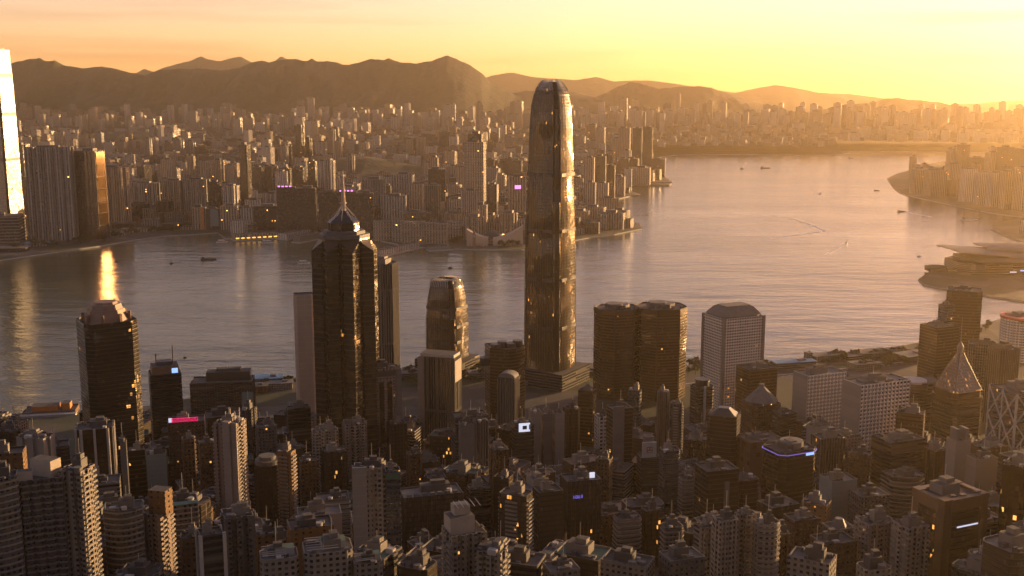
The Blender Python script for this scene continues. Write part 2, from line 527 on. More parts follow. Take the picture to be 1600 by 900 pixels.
big = wave(1 / 420.0, 2.6, 4, 0.35)
mid = wave(1 / 26.0, 2.4, 5, 0.25)
small = wave(1 / 7.0, 1.6, 3, -0.2)
swell = wave(1 / 75.0, 3.0, 4, 0.15)
patch = mth(t, 'ADD', mth(t, 'MULTIPLY', big, 1.6), -0.2, clamp=True)
h = mth(t, 'ADD', mth(t, 'MULTIPLY', mid, 1.0), mth(t, 'ADD', mth(t, 'MULTIPLY', small, 0.25), mth(t, 'MULTIPLY', swell, 2.6)))
bp = new("ShaderNodeBump")
link(h, bp.inputs["Height"])
bp.inputs["Distance"].default_value = 2.0
link(mth(t, 'ADD', mth(t, 'MULTIPLY', patch, 0.75), 0.25), bp.inputs["Strength"])
link(bp.outputs[0], b.inputs["Normal"])
link(mth(t, 'ADD', mth(t, 'MULTIPLY', patch, 0.12), 0.08), b.inputs["Roughness"])
M['water'] = m
mb = MB()
mb.face([(-14000, 300, 0), (14000, 300, 0), (14000, 23000, 0), (-14000, 23000, 0)])
tag(mb.build('harbour_water', M['water']), kind='structure')

# land colours
m, t, b, new, link = nt('city ground')
geo = new("ShaderNodeNewGeometry")
vo = new("ShaderNodeTexVoronoi")
vo.inputs["Scale"].default_value = 1 / 45.0
link(geo.outputs["Position"], vo.inputs["Vector"])
nz = new("ShaderNodeTexNoise")
nz.inputs["Scale"].default_value = 1 / 160.0
nz.inputs["Detail"].default_value = 6
link(geo.outputs["Position"], nz.inputs["Vector"])
sc = new("ShaderNodeSeparateColor")
link(vo.outputs["Color"], sc.inputs[0])
c1 = mixc(t, sc.outputs[0], (0.035, 0.033, 0.03), (0.085, 0.077, 0.066))
c2 = mixc(t, mth(t, 'GREATER_THAN', nz.outputs[0], 0.52), c1, (0.035, 0.042, 0.018))
link(c2, b.inputs["Base Color"])
b.inputs["Roughness"].default_value = 0.9
M['city'] = m
m, t, b, new, link = nt('wooded slope')
geo = new("ShaderNodeNewGeometry")
nz = new("ShaderNodeTexNoise")
nz.inputs["Scale"].default_value = 1 / 60.0
nz.inputs["Detail"].default_value = 9
nz.inputs["Roughness"].default_value = 0.65
link(geo.outputs["Position"], nz.inputs["Vector"])
n2 = new("ShaderNodeTexNoise")
n2.inputs["Scale"].default_value = 1 / 500.0
n2.inputs["Detail"].default_value = 6
link(geo.outputs["Position"], n2.inputs["Vector"])
c1 = mixc(t, mth(t, 'MULTIPLY', mth(t, 'SUBTRACT', nz.outputs[0], 0.3), 2.2, clamp=True), (0.022, 0.028, 0.012), (0.075, 0.072, 0.032))
c2 = mixc(t, mth(t, 'MULTIPLY', mth(t, 'SUBTRACT', n2.outputs[0], 0.52), 5.0, clamp=True), c1, (0.075, 0.062, 0.034))
link(c2, b.inputs["Base Color"])
b.inputs["Roughness"].default_value = 0.95
bp = new("ShaderNodeBump")
bp.inputs["Distance"].default_value = 26
bp.inputs["Strength"].default_value = 0.8
link(nz.outputs[0], bp.inputs["Height"])
link(bp.outputs[0], b.inputs["Normal"])
M['wood'] = m


def land(name, pts, z, mat, skirt=8.0):
    mb = MB()
    P = [(p[0], p[1]) for p in pts]
    area = sum(P[i][0] * P[(i + 1) % len(P)][1] - P[(i + 1) % len(P)][0] * P[i][1] for i in range(len(P)))
    if area < 0:
        P.reverse()
    mb.prism(P, z - skirt, z, mat=0, cap=1)
    return tag(mb.build(name, [M['kerb'], mat]), kind='structure')


# Hong Kong side: slope and waterfront shelf
mb = MB()
xs = [-2400 + 75 * i for i in range(74)]
ysg = [-1500 + 60 * i for i in range(49)]
for i in range(len(xs) - 1):
    for j in range(len(ysg) - 1):
        q = [(xs[i], ysg[j]), (xs[i + 1], ysg[j]), (xs[i + 1], ysg[j + 1]), (xs[i], ysg[j + 1])]
        mb.face([(x, y, ground_z(x, y) + (4 * mnoise.noise(Vector((x / 120, y / 120, 0))) if y < 1200 else 0)) for x, y in q], None, 0 if ysg[j] > 420 else 1, True)
tag(mb.build('hillside_ground', [M['city'], M['wood']]), kind='structure')

HK_SHORE = [(-420, 690), (-100, 668), (40, 662), (110, 650), (200, 640), (300, 622), (400, 601), (460, 590), (620, 577), (740, 573), (820, 571), (910, 567),
            (1080, 570), (1200, 567), (1300, 556), (1380, 545), (1440, 535), (1480, 521), (1540, 506), (1580, 493), (1680, 470), (1800, 452)]
pts = [atz(x, y, 3) for x, y in HK_SHORE]
pts = [Vector((-1500, 1250, 3))] + pts + [Vector((2600, 2150, 3)), Vector((3000, 1180, 3)), Vector((-1500, 1180, 3))]
land('waterfront_ground', pts, 3.4, M['city'])
PIER = [(1435, 436), (1444, 444), (1470, 449), (1500, 453), (1545, 462), (1640, 476), (1800, 486), (1900, 440), (1760, 400), (1600, 404), (1490, 417), (1452, 425)]
land('convention_ground', [atz(x, y, 3) for x, y in PIER], 3.2, M['city'])

KOW_SHORE = [(-500, 470), (-150, 432), (0, 406), (90, 393), (150, 385), (200, 376), (260, 368), (300, 366), (340, 363), (352, 372), (430, 372), (440, 364), (500, 366), (575, 372),
             (640, 385), (700, 388), (760, 390), (815, 390), (830, 388), (920, 371), (960, 366), (1003, 357), (1001, 351), (985, 346), (962, 340), (955, 325), (960, 312), (985, 306),
             (1000, 303), (985, 298), (968, 294), (990, 289), (1046, 289), (1050, 284), (1038, 276), (1026, 264), (1030, 254), (1024, 246), (1060, 242), (1100, 241), (1240, 242),
             (1305, 242), (1325, 239), (1310, 236), (1480, 237), (1540, 238)]
kp = [atz(x, y, 3) for x, y in KOW_SHORE]
KPOLY = [(p.x, p.y) for p in kp] + [(9000, 7600), (9000, 9000), (-9000, 9000), (-9000, 3000), (-2200, 2300)]
land('peninsula_ground', [Vector((x, y, 3)) for x, y in KPOLY], 3.3, M['city'])
EAST_SHORE = [(1700, 420), (1640, 392), (1600, 379), (1570, 367), (1549, 357), (1552, 351), (1575, 345), (1600, 339), (1552, 333), (1500, 323), (1450, 312), (1420, 306), (1405, 300), (1396, 293), (1392, 287), (1386, 279),
              (1400, 272), (1430, 263), (1450, 256), (1480, 251), (1560, 249)]
ep = [atz(x, y, 3) for x, y in EAST_SHORE]
EPOLY = [(p.x, p.y) for p in ep] + [(4200, 6200), (5200, 5600), (4200, 2300), (2200, 2150)]
land('east_shore_ground', [Vector((x, y, 3)) for x, y in EPOLY], 3.3, M['city'])


def inside(poly, x, y):
    c = False
    n = len(poly)
    j = n - 1
    for i in range(n):
        xi, yi = poly[i]
        xj, yj = poly[j]
        if (yi > y) != (yj > y) and x < (xj - xi) * (y - yi) / (yj - yi) + xi:
            c = not c
        j = i
    return c


KHILLS = [((560, 262), 5100, 300, 200, 78), ((600, 285), 4700, 160, 160, 38), ((215, 205), 7000, 330, 240, 75), ((190, 210), 6700, 200, 200, 50), ((945, 190), 7600, 380, 260, 70), ((1075, 262), 6000, 1, 1, 0),
          ((700, 285), 4700, 160, 110, 32)]


def kow_z(x, y):
    z = float(np.interp(y, [4300, 6000, 8000, 9500], [4, 30, 85, 150]))
    for (pp, Y, rx, ry, h) in KHILLS:
        cx = (pp[0] - 800) / F * Y
        z += h * math.exp(-((x - cx) / rx) ** 2 - ((y - Y) / ry) ** 2)
    return z


# rising ground behind the peninsula shore
mb = MB()
GX = [-5200 + 130 * i for i in range(95)]
GY = [4150 + 75 * j for j in range(66)]
ok = {}
for i, x in enumerate(GX):
    for j, y in enumerate(GY):
        ok[i, j] = inside(KPOLY, x, y - 60) and inside(KPOLY, x + 40, y) or y > 7600
for i in range(len(GX) - 1):
    for j in range(len(GY) - 1):
        if all(ok[a] for a in ((i, j), (i + 1, j), (i + 1, j + 1), (i, j + 1))):
            q = [(GX[i], GY[j]), (GX[i + 1], GY[j]), (GX[i + 1], GY[j + 1]), (GX[i], GY[j + 1])]
            zz = [kow_z(x, y) for x, y in q]
            wooded = max(kow_z(x, y) - float(np.interp(y, [4300, 6000, 8000, 9500], [4, 30, 85, 150])) for x, y in q) > 14
            mb.face([(x, y, z - 0.4 if z < 4.3 else z) for (x, y), z in zip(q, zz)], None, 1 if wooded else 0, True)
tag(mb.build('rising_ground', [M['city'], M['wood']]), kind='structure')


def hill(sil, D, front, back, zfoot, rough=26.0, nx=150, seed=0.0, x0=None, mat='wood'):
    """A range whose skyline is the list of picture points at distance D; gullies and spurs run down both sides."""
    px = [s[0] for s in sil]
    py = [s[1] for s in sil]
    mb = MB()
    ny_f, ny_b = 40, 8
    rows = []
    for i in range(nx + 1):
        p = px[0] + (px[-1] - px[0]) * i / nx
        yy = float(np.interp(p, px, py))
        top = aty(p, yy, D)
        dy = 260 * mnoise.noise(Vector((top.x / 1400, seed, 3.1)))
        s = (D + dy) / D
        top = Vector((top.x * s, D + dy, CAMH + (top.z - CAMH) * s))
        top.z += 8 * mnoise.noise(Vector((top.x / 75, seed, 0.5))) + 4 * mnoise.noise(Vector((top.x / 28, seed, 7.5)))
        row = []
        for j in range(-ny_f, ny_b + 1):
            if j <= 0:
                k = -j / ny_f
                y = top.y - front * k
                prof = (1 - k) ** 1.35
            else:
                k = j / ny_b
                y = top.y + back * k
                prof = (1 - k) ** 1.2
            amp = rough * min(1, 4 * k) * 3.2 * (0.35 + 0.65 * prof)
            if seed == 1.7:
                amp *= min(1.0, max(.18, (735 - p) / 150))
            n1 = mnoise.fractal(Vector((top.x / 620, y / 1300, seed)), 1.0, 2.1, 6)
            n2 = abs(mnoise.noise(Vector((top.x / 300 + 0.4 * n1, y / 1000, seed + 4)))) + .45 * abs(mnoise.noise(Vector((top.x / 110 + .5 * n1, y / 420, seed + 9))))
            z = zfoot + (top.z - zfoot) * prof + amp * (n1 * 0.8 - n2 * 1.1)
            if j > -ny_f:
                z = min(z, top.z + (CAMH - top.z) * 0 + 0.0 + k * 6)
            x = top.x
            row.append((x, y, z if abs(j) < ny_f else min(z, zfoot)))
        rows.append(row)
    for i in range(nx):
        for j in range(len(rows[0]) - 1):
            mb.face([rows[i][j], rows[i + 1][j], rows[i + 1][j + 1], rows[i][j + 1]], None, 0, True)
    # weld for smooth shading
    o = mb.build('hills', M[mat])
    import bmesh
    bm = bmesh.new()
    bm.from_mesh(o.data)
    bmesh.ops.remove_doubles(bm, verts=bm.verts, dist=0.01)
    bm.to_mesh(o.data)
    bm.free()
    return tag(o, kind='structure')


hill([(-700, 130), (-400, 118), (-250, 122), (-100, 112), (10, 106), (20, 98), (45, 93), (62, 91), (72, 95), (85, 94), (100, 101), (130, 107), (160, 104), (185, 108), (205, 114), (225, 118), (245, 110),
      (265, 108), (290, 107), (320, 107), (345, 110), (375, 106), (395, 97), (410, 94), (420, 97), (440, 94), (462, 92), (480, 96), (487, 91), (495, 96), (510, 95), (530, 99), (545, 101), (560, 98), (580, 92),
      (600, 94), (607, 91), (625, 97), (650, 99), (675, 95), (690, 89), (699, 86), (715, 92), (735, 102), (755, 116), (765, 128), (785, 140), (805, 149), (830, 157), (870, 166), (930, 182)],
     10300, 1500, 1500, 120, nx=560, seed=1.7, rough=52)
hill([(700, 185), (770, 160), (805, 144), (822, 142), (840, 142), (870, 140), (900, 145), (930, 152), (950, 143), (965, 135), (985, 128), (1000, 130), (1030, 138), (1060, 136), (1090, 134), (1115, 138), (1150, 150), (1180, 160), (1230, 172), (1290, 184)],
     11300, 1300, 1500, 120, nx=150, seed=5.2, rough=20)
hill([(1180, 184), (1250, 178), (1290, 171), (1330, 163), (1360, 160), (1385, 154), (1405, 153), (1420, 156), (1445, 157), (1470, 160), (1500, 168), (1530, 176), (1580, 180), (1680, 172), (1800, 160), (2000, 165)],
     11800, 1300, 1500, 120, nx=150, seed=8.8, rough=20)
hill([(140, 140), (195, 122), (210, 115), (225, 108), (240, 112), (262, 104), (285, 98), (300, 94), (315, 88), (330, 94), (345, 96), (360, 91), (375, 88), (388, 95), (405, 101), (430, 95), (440, 87), (452, 94), (480, 110), (560, 140)],
     16500, 1800, 1500, 50, nx=110, seed=12.1, rough=30)
hill([(680, 150), (740, 126), (770, 118), (800, 113), (830, 120), (870, 123), (900, 125), (930, 120), (960, 127), (1010, 125), (1050, 130), (1110, 140), (1150, 145), (1180, 138), (1215, 133), (1240, 137), (1280, 145), (1330, 147),
      (1370, 152), (1400, 156), (1480, 163), (1530, 161), (1560, 158), (1600, 157), (1700, 150), (1850, 158)],
     18500, 1900, 1500, 50, nx=200, seed=15.4, rough=30)

# the haze over the harbour
mb = MB()
mb.prism([(-15000, -1700), (15000, -1700), (15000, 24000), (-15000, 24000)], -60, 1080, bottom=True)
m = bpy.data.materials.new('harbour haze')
m.use_nodes = True
t = m.node_tree
t.nodes.clear()
vo = t.nodes.new("ShaderNodeVolumePrincipled")
vo.inputs["Color"].default_value = (*HAZE_COLOR, 1)
vo.inputs["Density"].default_value = HAZE_DENSITY
vo.inputs["Anisotropy"].default_value = HAZE_G
mo = t.nodes.new("ShaderNodeOutputMaterial")
t.links.new(vo.outputs[0], mo.inputs["Volume"])
tag(mb.build('haze', m), kind='stuff')

# ------------------------------------------------------------------ footprints (unit size, counter-clockwise, front at -y)
def fp_rect():
    return [(-.5, -.5), (.5, -.5), (.5, .5), (-.5, .5)]


def fp_cham(c=0.14):
    return [(-.5 + c, -.5), (.5 - c, -.5), (.5, -.5 + c), (.5, .5 - c), (.5 - c, .5), (-.5 + c, .5), (-.5, .5 - c), (-.5, -.5 + c)]


def fp_cross(a=0.24):
    return [(-.5 + a, -.5), (.5 - a, -.5), (.5 - a, -.5 + a), (.5, -.5 + a), (.5, .5 - a), (.5 - a, .5 - a), (.5 - a, .5), (-.5 + a, .5), (-.5 + a, .5 - a), (-.5, .5 - a), (-.5, -.5 + a), (-.5 + a, -.5 + a)]


def fp_round(n=28):
    return [(.5 * math.cos(2 * math.pi * i / n - math.pi / 2), .5 * math.sin(2 * math.pi * i / n - math.pi / 2)) for i in range(n)]


def fp_bow(n=10):
    return [(-.5, -.2)] + [(-.5 + i / n, -.2 - .3 * math.sin(math.pi * i / n)) for i in range(1, n)] + [(.5, -.2), (.5, .5), (-.5, .5)]


def fp_crenel(n=4, dep=0.07):
    """flats with bays that step in and out along the front and back, and light wells at the sides"""
    P = []
    for i in range(n):
        x0, x1 = -.5 + i / n, -.5 + (i + 1) / n
        g = 0.22 / n
        P += [(x0 + g, -.5), (x1 - g, -.5)]
        if i < n - 1:
            P += [(x1 - g, -.5 + dep), (x1 + g, -.5 + dep)]
    P += [(.5, -.5 + dep)] if False else []
    P += [(.5 - .22 / n, -.12), (.5, -.12), (.5, .12), (.5 - .22 / n, .12)]
    for i in reversed(range(n)):
        x0, x1 = -.5 + i / n, -.5 + (i + 1) / n
        g = 0.22 / n
        P += [(x1 - g, .5), (x0 + g, .5)]
        if i > 0:
            P += [(x0 + g, .5 - dep), (x0 - g, .5 - dep)]
    P += [(-.5 + .22 / n, .12), (-.5, .12), (-.5, -.12), (-.5 + .22 / n, -.12)]
    return P


FP = {'rect': fp_rect(), 'cham': fp_cham(), 'cham2': fp_cham(0.26), 'cross': fp_cross(), 'round': fp_round(), 'bow': fp_bow(), 'cren3': fp_crenel(3, .1), 'cren4': fp_crenel(4), 'cren5': fp_crenel(5, .09), 'oct': fp_cham(0.293)}


def scl(P, w, d):
    return [(x * w, y * d) for x, y in P]


def inset(P, k):
    """offset a polygon inwards by k metres (good enough for roofs and parapets)"""
    n = len(P)
    out = []
    for i in range(n):
        a, b, c = Vector(P[i - 1]), Vector(P[i]), Vector(P[(i + 1) % n])
        e1, e2 = (b - a), (c - b)
        if e1.length < 1e-6 or e2.length < 1e-6:
            out.append(P[i])
            continue
        e1.normalize()
        e2.normalize()
        n1, n2 = Vector((-e1.y, e1.x)), Vector((-e2.y, e2.x))
        s = n1 + n2
        L = s.length
        if L < 0.2:
            out.append((b.x + n1.x * k, b.y + n1.y * k))
        else:
            s /= L
            f = k / max(0.35, s.dot(n1))
            out.append((b.x + s.x * f, b.y + s.y * f))
    return out


rng = random.Random(5)


def site(xl, xr, ytop, d, yaw=0.0, asp=0.8, fp='rect', zbase=None):
    """Size, place and height of a building whose front stands about d metres out."""
    th = R(yaw)
    pl, pr = aty(xl, ytop, d), aty(xr, ytop, d)
    W = pr.x - pl.x
    if fp in ('round', 'oct', 'cham2'):
        w = W / 1.0 if fp == 'round' else W / max(0.93, (abs(math.cos(th)) + asp * abs(math.sin(th))) * 0.88)
    else:
        w = W / (abs(math.cos(th)) + asp * abs(math.sin(th)))
    dp = w * asp
    half = (abs(math.sin(th)) * w + abs(math.cos(th)) * dp) / 2
    cx, cyy = (pl.x + pr.x) / 2, d + half * 0.6
    k = cyy / d
    cx *= k
    w *= k
    dp *= k
    ztop = aty((xl + xr) / 2, ytop, d).z
    z0 = (ground_z(cx, cyy) - 4) if zbase is None else zbase
    return cx, cyy, z0, ztop, w, dp, th


BUILT = []        # (cx, cy, w, dp, th, z0, ztop) of everything standing, to keep infill clear of it


def free(cx, cyy, r, margin=4.0):
    for b in BUILT:
        rr = 0.5 * math.hypot(b[2], b[3]) * 0.82
        if math.hypot(cx - b[0], cyy - b[1]) < rr + r * 0.82 + margin:
            return False
    return True


def roof_kit(root, P, z, w, dp, kind='std', scale=1.0, rnd=None):
    """plant rooms, tanks, air handlers, masts and rails on a roof; every piece a part of its building"""
    rnd = rnd or rng
    if kind == 'none':
        return
    s = min(w, dp)
    pr = MB()
    pw, pd, ph = w * rnd.uniform(.32, .5), dp * rnd.uniform(.32, .5), rnd.uniform(3.5, 6.5) * scale
    px, py = w * rnd.uniform(-.12, .12), dp * rnd.uniform(-.05, .16)
    pr.box(px, py, z - .1, pw, pd, ph, mat=0, cap=1)
    pr.box(px + pw * .1, py, z + ph - .1, pw * .5, pd * .6, ph * .45, mat=0, cap=1)
    pr.build('plant_room', [M['pale_stone'] if rnd.random() < .45 else M['plant'], M['roof']], root)
    for i in range(rnd.randint(1, 3)):
        tx, ty = w * rnd.uniform(-.36, .36), dp * rnd.uniform(-.4, .4)
        if abs(tx - px) < pw * .6 and abs(ty - py) < pd * .6:
            ty = -dp * .36
        tb = MB()
        r = rnd.uniform(1.1, 2.2)
        if rnd.random() < .5:
            tb.cyl(tx, ty, z, r, r * 1.5, n=10)
        else:
            tb.box(tx, ty, z, r * 2.2, r * 1.6, r * 1.3)
        tb.build('water_tank', M[rnd.choice(['white_paint', 'plant', 'roof_pale'])], root)
    for i in range(rnd.randint(2, 5)):
        ab = MB()
        tx, ty = w * rnd.uniform(-.4, .4), dp * rnd.choice([-.38, .34, -.3])
        ab.box(tx, ty, z, s * rnd.uniform(.06, .2), s * rnd.uniform(.05, .14), rnd.uniform(1.2, 3.0))
        ab.build('air_handler', M['plant'], root)
    if rnd.random() < .7:
        an = MB()
        an.bar((px, py, z + ph), (px, py, z + ph + rnd.uniform(6, 13)), .22, n=5)
        an.build('antenna', M['steel'], root)


def shell(P, z0, z1, mats, root, name='tower', parapet=1.3, u0=0.0):
    mb = MB()
    mb.prism(P, z0, z1 + parapet, capit=False, u0=u0)
    I = inset(P, .45)
    mb.prism(I[::-1], z1, z1 + parapet, mat=0, capit=False) if False else None
    n = len(P)
    for i in range(n):
        j = (i + 1) % n
        mb.face([(P[i][0], P[i][1], z1 + parapet), (P[j][0], P[j][1], z1 + parapet), (I[j][0], I[j][1], z1 + parapet), (I[i][0], I[i][1], z1 + parapet)], [(0, 0)] * 4, 2)
        mb.face([(I[i][0], I[i][1], z1 + parapet), (I[j][0], I[j][1], z1 + parapet), (I[j][0], I[j][1], z1), (I[i][0], I[i][1], z1)], [(0, 0)] * 4, 2)
    mb.face([(p[0], p[1], z1) for p in I], None, 1)
    return mb.build(name, mats, root)


def slab_rings(P, z0, z1, step, out, th, mat, root, name, start=0.0):
    mb = MB()
    O = inset(P, -out)
    z = z0 + start
    while z < z1 - .5:
        n = len(P)
        for i in range(n):
            j = (i + 1) % n
            mb.face([(O[i][0], O[i][1], z), (O[j][0], O[j][1], z), (O[j][0], O[j][1], z + th), (O[i][0], O[i][1], z + th)], None, 0)
            mb.face([(O[i][0], O[i][1], z + th), (O[j][0], O[j][1], z + th), (P[j][0], P[j][1], z + th), (P[i][0], P[i][1], z + th)], None, 0)
            mb.face([(P[i][0], P[i][1], z), (P[j][0], P[j][1], z), (O[j][0], O[j][1], z), (O[i][0], O[i][1], z)], None, 0)
        z += step
    return mb.build(name, mat, root)


def fins_on(P, z0, z1, pitch, dep, wid, mat, root, name='mullion_screen', edges=None):
    mb = MB()
    n = len(P)
    for i in range(n):
        if edges is not None and i not in edges:
            continue
        a, b = Vector(P[i]), Vector(P[(i + 1) % n])
        e = b - a
        L = e.length
        if L < pitch * .6:
            continue
        e /= L
        k = max(1, int(L / pitch))
        for q in range(k + 1):
            c = a + e * (L * q / k)
            nx, ny = e.y, -e.x
            mb.box(c.x + nx * dep * .5, c.y + ny * dep * .5, z0, wid, dep, z1 - z0, rot=math.atan2(e.y, e.x))
    return mb.build(name, mat, root)


def balcony_columns(P, z0, z1, fh, root, mat, rnd, count=3, each=False):
    """stacks of projecting balconies; on the nearest buildings every balcony is a part of its own"""
    n = len(P)
    cand = []
    for i in range(n):
        a, b = Vector(P[i]), Vector(P[(i + 1) % n])
        if (b - a).length > 4.0:
            cand.append((a, b))
    cand.sort(key=lambda e: (e[0].y + e[1].y))
    if each:
        count = min(count, max(1, int(98 * fh / max(1, z1 - z0))))
    for a, b in cand[:count]:
        e = (b - a)
        L = e.length
        e /= L
        nx, ny = e.y, -e.x
        c = (a + b) / 2
        wdt = min(L * .8, 9.0)
        rot = math.atan2(e.y, e.x)
        if each:
            mb = MB()
            mb.box(c.x + nx * .7, c.y + ny * .7, 0, wdt, 1.4, 1.15, rot=rot, bottom=True)
            o = mb.build('balcony', mat, root)
            o.location.z = z0
            z = z0 + fh
            while z < z1 - 2:
                q = o.copy()
                COL.objects.link(q)
                q.parent = root
                q.location.z = z
                z += fh
        else:
            mb = MB()
            z = z0
            while z < z1 - 2:
                mb.box(c.x + nx * .7, c.y + ny * .7, z, wdt, 1.4, 1.15, rot=rot, bottom=True)
                z += fh
            mb.build('balcony_stack', mat, root)


ROOT_OF = {}
NAMED = []        # picture extent and distance of the buildings placed one by one


def B(name, label, cat, xl, xr, ytop, d, yaw=20, asp=.8, fp='rect', mat='grey', roofm='roof', kit='std', relief=None, group=None, parapet=1.3, zb=None, key=None, pod=None):
    """One building from its outline in the photo, its distance and its kind of wall."""
    cx, cyy, z0, zt, w, dp, th = site(xl, xr, ytop, d, yaw, asp, fp, zb)
    root = thing(name, label, cat, (cx, cyy, 0), th, group)
    BUILT.append((cx, cyy, w, dp, th, z0, zt))
    NAMED.append((xl, xr, ytop, d))
    P = scl(FP[fp], w, dp)
    rnd = random.Random(hash((round(xl), round(ytop), round(d))) & 0xffff)
    shell(P, z0, zt, [M[mat], M[roofm], M['pale_stone'] if mat in ('cream', 'grey', 'pink', 'white_hotel', 'blank_pale') else M['dark_metal']], root, parapet=parapet, u0=rnd.uniform(0, 3))
    roof_kit(root, P, zt, w, dp, kit, rnd=rnd)
    fh = 3.4
    if relief == 'bands':
        slab_rings(P, z0 + 6, zt, 3.4, .55, .9, M['pale_stone'], root, 'floor_slab_banding')
    elif relief == 'darkbands':
        slab_rings(P, z0 + 6, zt, 3.8, .35, .5, M['bronze_trim'], root, 'floor_slab_banding')
    elif relief == 'metalbands':
        slab_rings(P, z0 + 6, zt, 3.8, .3, .45, M['dark_metal'], root, 'floor_slab_banding')
    elif relief == 'fins':
        fins_on(P, z0, zt + 1.0, 2.6, .7, .35, M['pale_stone'], root)
    elif relief == 'darkfins':
        fins_on(P, z0, zt + 1.0, 3.2, .5, .3, M['dark_metal'], root)
    elif relief == 'ribs':
        fins_on(P, z0, zt + 1.5, 6.5, 1.0, 1.7, M['white_paint'], root, 'rib_column')
    elif relief == 'balcony':
        balcony_columns(P, z0 + 10, zt, 3.0, root, M['pale_stone'] if mat != 'brown' else M['brown_stone'], rnd, 4, each=d <= 660)
    elif relief == 'grid':
        slab_rings(P, z0 + 6, zt, 4.0, .5, .8, M['white_paint'], root, 'floor_slab_banding')
        fins_on(P, z0, zt + 1.0, 4.4, .5, .8, M['white_paint'], root)
    if pod:
        mb = MB()
        mb.box(0, 0, z0, w * pod[0], dp * pod[0], pod[1] + 4 - 0, mat=0, cap=1)
        mb.build('podium', [M['dark_bands'], M['roof']], root)
    root_info = dict(root=root, P=P, z0=z0, zt=zt, w=w, d=dp, th=th, c=(cx, cyy))
    if key:
        ROOT_OF[key] = root_info
    return root_info


def part_box(info, name, mat, x, y, z, w, d, h, rot=0.0, cap=None):
    mb = MB()
    mb.box(x, y, z, w, d, h, rot=rot, mat=0, cap=1 if cap else None)
    return mb.build(name, [M[mat]] + ([M[cap]] if cap else []), info['root'])


